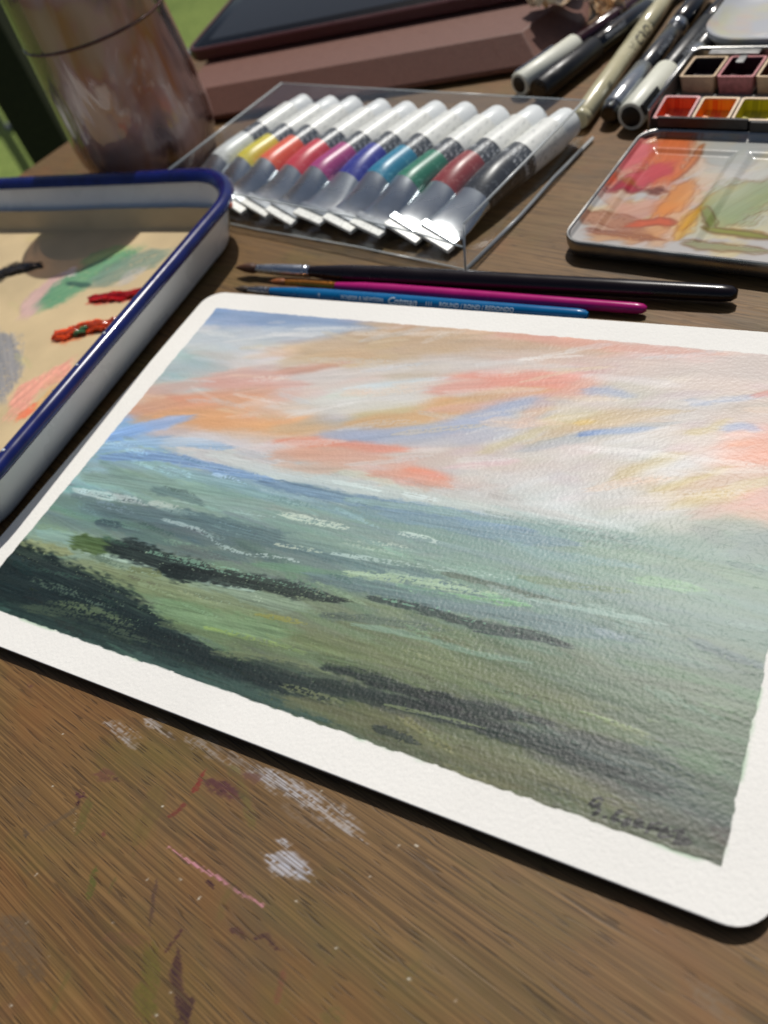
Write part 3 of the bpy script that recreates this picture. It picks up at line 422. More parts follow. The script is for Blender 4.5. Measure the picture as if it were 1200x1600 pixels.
pm = k.ramp(pores, [(0.25, (1, 1, 1)), (0.31, (0, 0, 0))]); pm2 = k.ramp(pores2, [(0.22, (1, 1, 1)), (0.28, (0, 0, 0))])
pmask = k.math('MAXIMUM', pm, pm2)
col = k.mix(k.math('MULTIPLY', pmask, 0.55), col, sr(46, 33, 20))
att = k.n('VertexColor', layer_name='paint')
acov = k.math('MULTIPLY', att.outputs['Alpha'], k.math('MULTIPLY', k.math('SUBTRACT', 1.0, k.math('MULTIPLY', pmask, 0.75)), k.ramp(fine_s, [(0.4, (0.45,) * 3), (0.54, (1.0,) * 3)])), True)
col = k.mix(acov, col, att.outputs['Color'])
k.set(color=col, rough=k.ramp(streak, [(0.35, (0.62,) * 3), (0.65, (0.46,) * 3)]), spec=0.32)
b1 = k.bump(k.math('SUBTRACT', k.math('MULTIPLY', streak, 0.5), k.math('MULTIPLY', pmask, 0.8)), 0.22, 0.0003)
WOOD = k.m

near = Sheet(10, -100, 275, 20, 3.0, (120, 90, 55))
GRX, GRY = near.X * tc + near.Y * ts, -near.X * ts + near.Y * tc
near.ds = 0.13; near.tooth = 0.6 * noise2(GRX, GRY, 4.5, 0.4, 61) + 0.4 * noise2(GRX, GRY, 1.6, 0.7, 62)
for p, w, c, a, d in STAINS:
    near.stroke(p, w * 1.25, c, min(1, a * (1.4 if max(c) < 130 else 0.95)), d * 0.85, soft=0.45, bristle=0.2, taper=(0.5, 0.5))
for x, y, r in SPECKS:
    near.dot(x, y, min(r * 0.55, 0.5), (200, 192, 174))
gx = np.concatenate([np.linspace(-340, 0, 60), np.arange(0.8, 285, 0.55), np.linspace(286, 760, 60)])
gy = np.concatenate([np.linspace(-230, -76, 24), np.arange(-75.4, 66, 0.55), np.linspace(67, 620, 70)])
GX, GY = np.meshgrid(gx, gy)
WXm = GX * tc - GY * ts; WYm = GX * ts + GY * tc          # back to world mm
fi = (WYm - near.ys[0]) * 3.0; fj = (WXm - near.xs[0]) * 3.0
inside = (fi > 1) & (fi < near.ny - 2) & (fj > 1) & (fj < near.nx - 2)
ii = np.clip(fi, 0, near.ny - 2).astype(int); jj = np.clip(fj, 0, near.nx - 2).astype(int)
cov = np.where(inside, near.cov[ii, jj], 0.0)
rgbt = near.rgb[ii, jj]
GXc = np.clip(GX, -299, 740)
table = grid_mesh('table', GXc / 1000, GY / 1000, np.zeros(GX.shape), rgbt, cov, WOOD, skirt=-0.028)
table.rotation_euler = (0, 0, TABLE_ROT)
tag(table, 'worn brown wooden table top with paint stains and white specks', 'table')

# ================================================================== watercolour block with the painted landscape
PW, PH, MG = 237.8, 157.5, 10.7                            # painted field and white margin, millimetres
pa = Sheet(-MG, -MG, PW + MG, PH + MG, 3.6, (238, 236, 230))
pa.rgb += (noise2(pa.X, pa.Y, 30, 30, 21, 4) - 0.5)[..., None] * 0.035
X, Y = pa.X, pa.Y
base = np.array(BASE, float)
num = np.zeros(X.shape + (3,)); den = np.zeros(X.shape)
wx = X + (noise2(X, Y, 30, 8, 31, 2) - 0.5) * 26; wy = Y + (noise2(X, Y, 34, 6, 32, 3) - 0.5) * 9
for bx, by, r, g, b in base:
    w = 1.0 / ((((wx - bx) * 0.5) ** 2 + ((wy - by) * 1.25) ** 2) + 3.0) ** 1.7
    num += w[..., None] * np.array((r, g, b)); den += w
field = num / den[..., None] / 255
white = pa.rgb.copy()
tape = noise2(X, Y, 2.4, 2.4, 40, 2) - 0.5
inx = np.minimum(X, PW - X); iny = np.minimum(Y, PH - Y)
painted = sstep(-0.16, 0.16, np.minimum(inx, iny) + tape * 0.75)
pa.rgb = field.copy()
rs = np.random.default_rng(3)
pa.ds = 0.08
for n in range(900):                                       # loose brushwork that follows the sweep of sky and ground
    x = rs.uniform(-4, PW + 2); y = rs.uniform(-2, PH + 2)
    jx = int(np.clip((x + MG) * 3.6, 0, pa.nx - 1)); jy = int(np.clip((y + MG) * 3.6, 0, pa.ny - 1))
    hor = 84 - 0.02 * x
    up = y > hor
    ang = math.radians(rs.normal(16 if x > 60 else 4, 12)) if up else math.radians(rs.normal(-3, 3))
    L = rs.uniform(7, 26) if up else rs.uniform(20, 80)
    w = rs.uniform(2.5, 8) if up else rs.uniform(1.5, 6.0)
    c = field[jy, jx] * 255 * rs.normal(1.0, 0.055) + rs.normal(0, 5.5, 3)
    if up and rs.random() < 0.25: c = c * 0.6 + np.array((222, 218, 214)) * 0.4
    d = np.array((math.cos(ang), math.sin(ang)))
    bend = rs.normal(0, 0.06) * L
    nn = np.array((-d[1], d[0]))
    p0 = np.array((x, y))
    pa.stroke([p0 - d * L / 2, p0 + nn * bend, p0 + d * L / 2], w, c, rs.uniform(0.25, 0.6), max(0, rs.normal(0.05, 0.12)), soft=0.65, bristle=0.13 if up else 0.24, thick=0.03)
for p, w, c, a, d in STROKES:
    sk = p[0][1] > 78
    if not sk and max(c) < 72: c = tuple(x * (0.78 if p[-1][0] > 110 else 0.9) for x in c)
    if not sk and min(c) > 190: a *= 0.75
    if sk:
        P_ = np.array(p); p = np.vstack([P_[0] + (P_[0] - P_[1]) * 0.25, P_, P_[-1] + (P_[-1] - P_[-2]) * 0.35])
    if sk and min(c) > 208: w, a, c = w * 1.5, a * 0.6, tuple(x * 0.97 for x in c)
    if sk: g_ = sum(c) / 3; c = tuple((x * 0.78 + g_ * 0.22) * 0.98 for x in c)
    pa.stroke(p, w * (1.25 if sk else 1.12), c, a * (0.9 if sk else 1), d, soft=0.62 if sk else 0.4, bristle=0.12 if sk else 0.32, thick=0.03)
for n in range(120):                                       # scumbled dry touches
    x = rs.uniform(0, PW); y = rs.uniform(0, 80)
    jx = int((x + MG) * 3.6); jy = int((y + MG) * 3.6)
    c = pa.rgb[jy, jx] * 255 * rs.choice([0.78, 1.2, 1.3]) + rs.normal(0, 4, 3)
    L = rs.uniform(5, 22); a = math.radians(rs.normal(-4, 5)); d = np.array((math.cos(a), math.sin(a))) * L / 2
    pa.stroke([np.array((x, y)) - d, np.array((x, y)) + d], rs.uniform(0.8, 3), np.clip(c, 12, 240), 0.6, rs.uniform(0.36, 0.6), soft=0.4, thick=0.04)
def smear(img, nx, ny):
    out = np.zeros_like(img); k = 0
    for a in range(-nx, nx + 1):
        for b_ in range(-ny, ny + 1):
            w = (1 - abs(a) / (nx + 1)) * (1 - abs(b_) / (ny + 1))
            out += np.roll(np.roll(img, a, 1), b_, 0) * w; k += w
    return out / k
wet = sstep(78, 92, Y) * 0.75 * (0.55 + 0.9 * (noise2(X, Y, 25, 9, 90, 2) - 0.3)).clip(0, 1)      # sky worked wet: strokes bleed into each other
drag = np.zeros_like(pa.rgb); tot = 0.0
for a in range(-20, 21):                                   # dragged along the slant of the cloud strokes
    w = 1 - abs(a) / 21.0; drag += np.roll(np.roll(pa.rgb, a, 1), int(round(a * 0.26)), 0) * w; tot += w
drag /= tot
wet = (wet * 1.25).clip(0, 0.88)
pa.rgb = pa.rgb * (1 - wet[..., None]) + (0.6 * drag + 0.4 * smear(pa.rgb, 6, 4)) * wet[..., None]
pa.ds = 0.085
for n in range(70):                                        # thin opaque cream and grey streaks dragged over the wet sky
    x, y = rs.uniform(5, PW - 5), rs.uniform(90, PH - 3)
    a = math.radians(rs.normal(15 if x > 70 else 5, 9)); L = rs.uniform(8, 34); d = np.array((math.cos(a), math.sin(a))) * L / 2
    nn = np.array((-d[1], d[0])) * rs.normal(0, 0.05)
    c = [(228, 226, 222), (214, 212, 210), (222, 214, 206), (198, 206, 212), (226, 196, 172), (206, 190, 160)][rs.integers(6)]
    p0 = np.array((x, y)); pa.stroke([p0 - d, p0 + nn, p0 + d], rs.uniform(1.8, 4.5), c, rs.uniform(0.22, 0.5), rs.uniform(0.1, 0.35), soft=0.6, bristle=0.12, thick=0.05)
mist = (1 - sstep(70, 100, Y)) * sstep(22, 62, Y) * sstep(20, 150, X) * 0.27
pa.rgb = pa.rgb * (1 - mist[..., None]) + np.array((170, 193, 178)) / 255 * mist[..., None]
land = 1 - sstep(70, 95, Y)
pa.rgb = pa.rgb * (1 + land[..., None] * np.array((-0.035, 0.02, 0.03)))
pa.rgb = np.clip(pa.rgb, 0, 1) ** 0.985
for s in SIGN:                                             # the signature, thin dark brush line
    q = np.array(s)
    for a, b in zip(q[:-1], q[1:]):
        e = (b - a) / max(1e-6, np.hypot(*(b - a))) * 0.12
        pa.stroke([a - e, b + e], 0.95, (12, 17, 17), 1.0, 0, soft=0.5, bristle=0.05, thick=0.02, taper=(0.9, 0.9))
# green seepage along the tape line, then the white margin back on top
seep = sstep(-1.1, -0.1, np.minimum(inx, iny)) * sstep(0.55, 0.72, noise2(X, Y, 9, 9, 44, 2)) * (Y < 60)
white = white * (1 - 0.45 * seep[..., None]) + np.array((150, 190, 150)) / 255 * 0.45 * seep[..., None]
pa.rgb = white * (1 - painted[..., None]) + pa.rgb * painted[..., None]
fill = 0.45 + 1.1 * noise2(X, Y, 24, 7, 53, 3) ** 1.3
relief = fill * (noise2(X, Y, 0.75, 0.66, 51) - 0.5) * 0.052 + (noise2(X, Y, 0.42, 0.4, 52) - 0.5) * 0.056
Zp = relief + pa.h * painted * 1.3 + 0.25 * np.sin(X / 37) * np.sin(Y / 29)
# rounded corners
R = 9.0
cxs = np.clip(X, -MG + R, PW + MG - R); cys = np.clip(Y, -MG + R, PH + MG - R)
dx, dy = X - cxs, Y - cys; dd = np.hypot(dx, dy)
sc_ = np.where(dd > R, R / np.maximum(dd, 1e-6), 1.0)
Xr, Yr = cxs + dx * sc_, cys + dy * sc_
k = NT('painted_paper')
att = k.n('VertexColor', layer_name='paint')
v = k.coord()
fine = k.noise(v, 2600.0, 3, 0.6)
k.set(color=k.mix(0.10, att.outputs['Color'], k.ramp(fine, [(0.3, (0.25, 0.25, 0.25)), (0.7, (1, 1, 1))]), 'MULTIPLY'))
k.set(rough=k.math('SUBTRACT', 0.8, k.math('MULTIPLY', att.outputs['Alpha'], 0.38)), spec=k.math('ADD', 0.10, k.math('MULTIPLY', att.outputs['Alpha'], 0.2)))
k.bump(fine, 0.25, 0.00008)
block = empty('watercolor_block', (-0.0065, 0.0016, 0), 0, 'white paper block with black glued edges bearing a painted stormy seascape', 'paper block')
grid_mesh('painted_sheet', Xr / 1000, Yr / 1000, BLOCK_H + Zp / 1000, pa.rgb, painted, k.m, block, skirt=BLOCK_H - 0.0006)['label'] = 'white textured paper with loose seascape painting and signature'
def bring(z, grow): return [(x / 1000, y / 1000, z) for x, y in rrect((PW + 2 * MG) + grow, (PH + 2 * MG) + grow, R, 10, PW / 2, PH / 2)]
v_, f_ = loft([bring(0.0004, -0.8), bring(0.0010, 0.2), bring(BLOCK_H - 0.0018, 0.3), bring(BLOCK_H - 0.0011, 0.1), bring(BLOCK_H - 0.0007, -0.3)])
mesh_obj('black_edge', v_, f_, plain('black_gum', (17, 17, 17), 0.55, var=0.3, scale=900, bump=0.3), block, True, 50)

# ================================================================== enamel tray
ENAMEL = plain('white_enamel', (234, 234, 230), 0.28, spec=0.5, var=0.04, scale=60, rvar=0.06)
BLUE = plain('blue_enamel', (14, 26, 92), 0.22, spec=0.5, coat=0.3, var=0.25, scale=120, bump=0.12, rvar=0.08)
tray = empty('enamel_tray', (0, 0, 0), 0, 'white enamel tray with dark blue rim holding smeared paint', 'tray')
TW, TD = 300.0, 232.0                                       # outer rim size
TX, TY, TR = -17.4 - TW / 2, 231.0 - TD / 2, math.radians(3.0)
def traypt(x, y, z):
    c, s = math.cos(TR), math.sin(TR)
    return ((TX + x * c - y * s) / 1000, (TY + x * s + y * c) / 1000, z / 1000)
def tring(inset, z, rad): return [traypt(x, y, z) for x, y in rrect(TW - 2 * inset, TD - 2 * inset, max(rad, 4), 12)]
outer = [tring(14.8, 0.5, 20), tring(12.2, 0.9, 23), tring(10.8, 2.6, 25), tring(10.0, 6, 26), tring(4.7, 19.5, 31), tring(3.8, 21.6, 32)]
inner = [tring(4.8, 21.6, 31), tring(5.8, 19.5, 30), tring(11.1, 6.4, 25), tring(13.0, 3.6, 23), tring(16, 2.1, 20), tring(22, 1.7, 15)]
v_, f_ = loft(outer + inner)
mesh_obj('basin', v_, f_, ENAMEL, tray, True, 70)
rim_prof = [(8.2, 22.2), (7.4, 24.0), (5.6, 25.6), (3.6, 26.3), (1.6, 25.7), (0.2, 24.2), (0.0, 22.6), (0.6, 21.4), (1.8, 21.1), (5.6, 21.6)]
rings = [tring(i, z, 36 - i) for i, z in rim_prof]
v_, f_ = loft(rings + [rings[0]], False, False)
mesh_obj('rim', v_, f_, BLUE, tray, True, 80)
CHIP = plain('bare_chip', (190, 195, 205), 0.35, var=0.2, scale=2000)
for cx, cy, r in ((-20.8, 112.8, 0.8), (-19.8, 94.0, 0.7), (-17.5, 48.9, 0.9), (-20.0, 79.6, 0.35)):
    v_, f_ = lathe((cx / 1000, cy / 1000, 0.0261), (0.1, 0.1, 1), [(0, r / 1000), (0.0003, r * 0.8 / 1000), (0.0005, r * 0.3 / 1000)], 8)
    mesh_obj('enamel_chip', v_, f_, CHIP, tray, True)
v_, f_ = lathe((-0.0240, 0.2100, 0.0226), (1, 0.3, 0.5), [(0, 0.0024), (0.0006, 0.0018), (0.0009, 0.0006)], 10)
mesh_obj('orange_smudge', v_, f_, plain('orange_paint', (226, 110, 66), 0.4), tray, True)
# tan palette paper lying in the tray, with smears
ln = Sheet(-215, 20, -20, 232, 1.7, (200, 178, 138))
ln.rgb *= (1 + (noise2(ln.X, ln.Y, 22, 22, 70, 4) - 0.5) * 0.16)[..., None]
for p, w, c, a, d in LINER: ln.stroke(p, w, c, a, d, soft=0.35, bristle=0.2, thick=0.3)
for n in range(24):
    x, y = rs.uniform(-190, -40), rs.uniform(60, 215)
    ln.stroke([(x, y), (x + rs.uniform(5, 22), y + rs.uniform(-8, 14))], rs.uniform(2, 8), (196 + rs.normal(0, 10), 172 + rs.normal(0, 10), 128), 0.35, 0.3)
k = NT('palette_paper')
att = k.n('VertexColor', layer_name='paint'); k.set(color=att.outputs['Color'], rough=k.math('SUBTRACT', 0.6, k.math('MULTIPLY', att.outputs['Alpha'], 0.25)), spec=0.35)
k.bump(k.noise(k.coord(), 700.0, 3), 0.2, 0.0003)
tn = math.tan(TR)
LXc = np.minimum(ln.X, -34.2 - (ln.Y - 115.0) * tn)
yc = 218.5 + (ln.X + 58) * tn
up_back = np.clip(ln.Y - yc, 0, 14)
Zl = 2.5 + ln.h + noise2(ln.X, ln.Y, 40, 40, 72, 2) * 0.6 + np.clip(up_back - 1.5, 0, 14) * 0.72
grid_mesh('palette_paper', LXc / 1000, (np.minimum(ln.Y, yc) + up_back * 0.36) / 1000, Zl / 1000, ln.rgb, ln.cov, k.m, tray)['label'] = 'tan paper lining smeared with green, pink and grey paint'
def dab(name, path, w, rgb, seed, label, thick=1.8):
    P = np.array(path, float); lo, hi = P.min(0) - w, P.max(0) + w
    s = Sheet(lo[0], lo[1], hi[0], hi[1], 3.4, rgb); s.seed = 3000 + seed * 50
    s.tooth[:] = 0.5
    s.stroke(P, w, rgb, 1.0, 0.0, soft=0.3, bristle=0.2, thick=1.0, taper=(0.75, 0.45))
    c0 = s.cov.copy()
    rr_ = np.random.default_rng(seed)
    for q in range(5):
        o_ = rr_.normal(0, w * 0.16, 2); s.stroke(P + o_, w * rr_.uniform(0.3, 0.6), np.array(rgb) * rr_.uniform(0.5, 1.15), 0.7, 0, soft=0.5, bristle=0.25, thick=1.3)
    c0 = np.maximum(c0, s.cov * (c0 > 0.02))
    lump = noise2(s.X, s.Y, 4, 3, seed, 2)
    Z = 3.0 + c0 * thick * (0.35 + 0.9 * lump) + s.h * 0.35
    idx = np.arange(s.nx * s.ny).reshape(s.ny, s.nx)
    keep = c0 > 0.22
    kq = keep[:-1, :-1] & keep[1:, :-1] & keep[:-1, 1:] & keep[1:, 1:]
    q = np.stack([idx[:-1, :-1], idx[:-1, 1:], idx[1:, 1:], idx[1:, :-1]], -1)[kq]
    used, inv = np.unique(q, return_inverse=True); q = inv.reshape(-1, 4)
    co = np.stack([s.X, s.Y, Z], -1).reshape(-1, 3)[used] / 1000
    k = NT(name + '_wet'); att = k.n('VertexColor', layer_name='paint'); k.set(color=att.outputs['Color'], rough=0.14, spec=0.6)
    o = mesh_obj('paint_dab', co.tolist(), q.tolist(), k.m, tray, True)
    at = o.data.color_attributes.new('paint', 'FLOAT_COLOR', 'POINT')
    cc = np.ones((len(used), 4), np.float32); cc[:, :3] = lin(np.clip(s.rgb, 0, 1)).reshape(-1, 3)[used]
    at.data.foreach_set('color', cc.ravel())
    o.modifiers.new('thickness', 'SOLIDIFY').thickness = 0.0012
    o['label'] = label
dab('red', [(-83, 158.5), (-74, 161), (-66, 162), (-54, 167), (-42, 172)], 6.0, (200, 20, 22), 1, 'wet red paint dab')
dab('orange', [(-82, 130.5), (-77, 133), (-72, 137), (-64, 140), (-50, 146)], 8.0, (236, 76, 20), 2, 'wet orange paint dab', 2.4)
dab('green', [(-72, 134.0), (-69, 135.5), (-66, 136.5)], 4.0, (84, 132, 86), 3, 'small green paint dab', 2.6)
dab('umber', [(-178, 165), (-165, 170), (-152, 177), (-140, 181)], 8.0, (46, 37, 26), 4, 'dark brown paint dab')

# ================================================================== clear case with ten paint tubes
k = NT('clear_plastic')
tr = k.n('BsdfTransparent'); tr.inputs[0].default_value = (0.99, 0.995, 0.995, 1)
gl = k.n('BsdfGlossy'); gl.inputs['Roughness'].default_value = 0.09
fr = k.n('LayerWeight'); fr.inputs['Blend'].default_value = 0.22
mx = k.n('MixShader'); fr.inputs['Blend'].default_value = 0.5; k.l(k.math('ADD', k.math('MULTIPLY', k.math('POWER', fr.outputs[1], 4.0), 0.6), 0.012), mx.inputs[0]); k.l(tr.outputs[0], mx.inputs[1]); k.l(gl.outputs[0], mx.inputs[2])
bm = k.n('Bump'); bm.inputs['Strength'].default_value = 0.15; bm.inputs['Distance'].default_value = 0.0006
k.l(k.noise(k.coord(), 60.0, 3), bm.inputs['Height']); k.l(bm.outputs[0], gl.inputs['Normal'])
k.l(mx.outputs[0], k.out.inputs[0]); CLEAR = k.m
k = NT('clear_plastic_edge')
tr = k.n('BsdfTransparent'); tr.inputs[0].default_value = (0.8, 0.82, 0.82, 1)
k.set(color=sr(225, 230, 230), rough=0.2, spec=0.8)
mx = k.n('MixShader'); mx.inputs[0].default_value = 0.65; k.l(tr.outputs[0], mx.inputs[1]); k.l(k.b.outputs[0], mx.inputs[2]); k.l(mx.outputs[0], k.out.inputs[0]); CLEAR_EDGE = k.m

CR = math.radians(-11.5); CW, CD, CH = 190.0, 103.0, 18.4
case = empty('tube_case', (0.094, 0.199, 0.0), CR, 'clear plastic case with ten colourful paint tubes inside', 'plastic case')
cx0 = -CW / 1000
def wallbox(name, lo, hi, m=CLEAR): 
    v_, f_ = box(tuple(a / 1000 for a in lo), tuple(a / 1000 for a in hi)); return mesh_obj(name, v_, f_, m, case)
wallbox('base_panel', (-CW + 1, 1, 0.3), (-1, CD - 1, 0.9))
wallbox('lid_panel', (-CW, 5, CH - 0.6), (0, CD, CH))
wallbox('side_wall', (-0.6, 5, 1.0), (0, CD - 0.7, CH - 0.7)); wallbox('side_wall', (-CW, 5, 1.0), (-CW + 0.6, CD - 0.7, CH - 0.7))
wallbox('back_wall', (-CW + 0.7, CD - 0.6, 1.0), (-0.7, CD, CH - 0.7))
# sloping, slightly crumpled front wall
fr_v = []; nseg = 40
for i in range(nseg + 1):
    x = -CW + CW * i / nseg
    fr_v += [(x / 1000, (0.5 + random.uniform(-.5, .5)) / 1000, 0.0012), (x / 1000, (2.2 + random.uniform(-.7, .7)) / 1000, 0.008), (x / 1000, (4.6 + random.uniform(-.5, .5)) / 1000, (CH - 3 + random.uniform(-0.8, 0.8)) / 1000)]
fr_f = [(3 * i + j, 3 * i + 3 + j, 3 * i + 4 + j, 3 * i + 1 + j) for i in range(nseg) for j in (0, 1)]
o = mesh_obj('front_wall', fr_v, fr_f, CLEAR, case, True)
o.modifiers.new('thickness', 'SOLIDIFY').thickness = 0.0004
def rod(name, pts, r): 
    v_, f_ = sweep([tuple(a / 1000 for a in p) for p in pts], r / 1000, 8); return mesh_obj(name, v_, f_, CLEAR_EDGE, case, True)
rod('lid_edge', [(0, 5, CH), (0.2, 50, CH), (0, CD, CH)], 0.55); rod('lid_edge', [(-CW, 5, CH), (-CW, CD, CH)], 0.55)
rod('lid_edge', [(-CW, CD, CH), (0, CD, CH)], 0.3)
rod('base_edge', [(0.5, 0, 0.8), (2.4, 40, 0.9), (1.4, 70, 0.9), (2.8, CD, 1.4)], 0.8)
rod('base_edge', [(-CW, 0.5, 0.8), (-120, -0.6, 0.7), (-60, 0.9, 0.8), (0.5, 0, 0.8)], 0.4)
rod('front_lip', [(-CW, 4.8, CH - 2.8), (-120, 4.0, CH - 3.6), (-60, 3.4, CH - 4.4), (-20, 2.0, CH - 6), (0, 1.5, CH - 8)], 0.4)
rod('corner_edge', [(0, 5, CH), (0.4, 2, 9), (0.5, 0, 1)], 0.5)

TUBE_METAL = plain('tube_aluminium', (196, 202, 206), 0.24, 0.95, var=0.10, scale=90, bump=0.1, rvar=0.08)
WHITE_CAP = plain('white_cap', (244, 246, 245), 0.42, var=0.03, scale=300)
def print_mat(name, base, ink, amount=0.5, sx=900.0, sy=330.0, rough=0.35, metal=0.0, thr=0.54):
    """small printed lines too fine to read"""
    k = NT(name)
    c = k.n('TexCoord')
    m = k.n('Mapping'); m.inputs['Scale'].default_value = (sx, sy, sx); k.l(c.outputs['Object'], m.inputs[0])
    f = k.noise(m.outputs[0], 1.0, 2, 0.7)
    m2 = k.n('Mapping'); m2.inputs['Scale'].default_value = (40, 300, 40); k.l(c.outputs['Object'], m2.inputs[0])
    rows = k.noise(m2.outputs[0], 1.0, 1)
    mask = k.math('MULTIPLY', k.ramp(f, [(thr, (0, 0, 0)), (thr + 0.05, (1, 1, 1))]), k.ramp(rows, [(0.45, (0, 0, 0)), (0.52, (1, 1, 1))]))
    k.set(color=k.mix(k.math('MULTIPLY', mask, amount), sr(*base), sr(*ink)), rough=rough, metal=metal)
    return k.m
WHITE_LABEL = print_mat('white_label_print', (246, 245, 238), (120, 122, 120), 0.35)
DARK_BAND = print_mat('dark_band_print', (62, 66, 70), (205, 208, 210), 0.8, thr=0.5)
TUBES = [('white', (222, 226, 224), (120, 124, 124)), ('yellow', (224, 206, 22), (250, 240, 150)), ('orange', (240, 86, 32), (250, 170, 130)), ('red', (216, 42, 58), (240, 140, 140)),
         ('magenta', (176, 40, 122), (220, 140, 190)), ('dark blue', (30, 38, 150), (140, 150, 220)), ('turquoise', (14, 132, 168), (140, 210, 225)), ('green', (14, 122, 90), (130, 200, 175)),
         ('brownish red', (150, 44, 42), (215, 150, 140)), ('black', (36, 40, 44), (140, 145, 150))]
TR_, TL_ = 8.2, 90.0
adir = Vector((math.cos(math.radians(70.5)), math.sin(math.radians(70.5)), 0))
side = Vector((adir.y, -adir.x, 0))
upv = Vector((0, 0, 1))
def section(s, a, b, tilt, z, n=28):
    c0, s0 = math.cos(tilt), math.sin(tilt)
    out = []
    for j in range(n):
        t = 2 * PI * j / n
        x, y = a * math.cos(t), b * math.sin(t)
        out.append(adir * (s / 1000) + side * ((x * c0 - y * s0) / 1000) + upv * ((z + x * s0 + y * c0) / 1000))
    return out
for i, (cn, rgb, ink) in enumerate(TUBES):
    tail = Vector(((76.8 - 17.5 * (9 - i)) / 1000, (214.6 + 3.1 * (9 - i)) / 1000, 0))
    wh = {'white': 'white'}.get(cn, cn)
    place = 'leftmost in the clear case' if i == 0 else 'rightmost in the clear case' if i == 9 else 'lying in the clear plastic case'
    t = empty('paint_tube', tail, 0, f'small metal paint tube with {cn} label band, {place}', 'paint tube', 'paint tubes in the clear case')
    rr = random.Random(i)
    t.rotation_euler = (0, 0, math.radians(rr.uniform(-1.1, 1.1))); t.location += adir * rr.uniform(-0.0012, 0.0012)
    tilt = math.radians(-8 + rr.uniform(-10, 6)); dent = rr.uniform(22, 36); dz_ = rr.uniform(-0.9, 0.9); fl = rr.uniform(-0.5, 0.7)
    z0 = 9.4
    def sec(s, extra=0.0):
        u = min(1.0, max(0.0, (s - 2) / (dent + 2))); u = u * u * (3 - 2 * u)
        q_ = 0.35 * math.exp(-((s - dent) / 5.0) ** 2); a = (9.6 + fl * 0.3) * (1 - u) + TR_ * u + extra + q_ * 0.6; b = 1.0 * (1 - u) + TR_ * u + extra - q_
        return section(s, a, b, tilt * (1 - u), (7.0 + dz_) * (1 - u) + z0 * u)
    S1, S2, S3, S4 = 24.0, 45.0, 56.0, 78.0
    v_, f_ = loft([sec(s) for s in np.linspace(1.0, S1, 14)], True, False); mesh_obj('tube_body', v_, f_, TUBE_METAL, t, True)
    v_, f_ = loft([sec(s, 0.05) for s in np.linspace(S1, S2, 10)], False, False)
    mesh_obj('color_band', v_, f_, print_mat('band_' + cn.replace(' ', '_'), rgb, ink, 0.4), t, True)['label'] = cn + ' label band'
    v_, f_ = loft([sec(s, 0.05) for s in np.linspace(S2, S3, 4)], False, False); mesh_obj('dark_band', v_, f_, DARK_BAND, t, True)
    v_, f_ = loft([sec(s, 0.1) for s in np.linspace(S3, S4 - 0.5, 5)] + [sec(S4, -0.5)], False, True); mesh_obj('white_label', v_, f_, WHITE_LABEL, t, True, 50)
    cap = []
    for s, r in ((S4, 7.2), (S4 + 0.4, 7.5), (TL_ - 1.0, 7.0), (TL_ - 0.3, 6.6), (TL_, 5.6)):
        ring = section(s, r, r, 0, z0, 40)
        if S4 < s < TL_ - 0.5:
            ctr = adir * (s / 1000) + upv * (z0 / 1000)
            ring = [ctr + (p - ctr) * (1.0 if q % 2 else 0.965) for q, p in enumerate(ring)]
        cap.append(ring)
    v_, f_ = loft(cap); mesh_obj('cap', v_, f_, WHITE_CAP, t, True, 35)
    # metal crimp over the flat tail; white bar imitates its reflection in the plastic
    def bar(s0, s1, zz, th, half, m, name):
        pts = []
        for s, z in ((s0, zz), (s1, zz)):
            for x, dz in ((-half, -th), (half, -th), (half, th), (-half, th)):
                pts.append(adir * (s / 1000) + side * ((x * math.cos(tilt)) / 1000) + upv * ((z + dz + x * math.sin(tilt)) / 1000))
        o = mesh_obj(name, pts, [(0, 1, 2, 3), (7, 6, 5, 4), (0, 4, 5, 1), (1, 5, 6, 2), (2, 6, 7, 3), (3, 7, 4, 0)], m, t)
        return bevel(o, 0.0003, 2)
    bar(-0.4, 3.4, 7.0 + dz_, 1.15, 9.7, TUBE_METAL, 'crimp')
    bar(-4.6 - fl, -0.5, 6.4 + dz_, 0.8, 9.4, WHITE_LABEL, 'crimp_reflection')

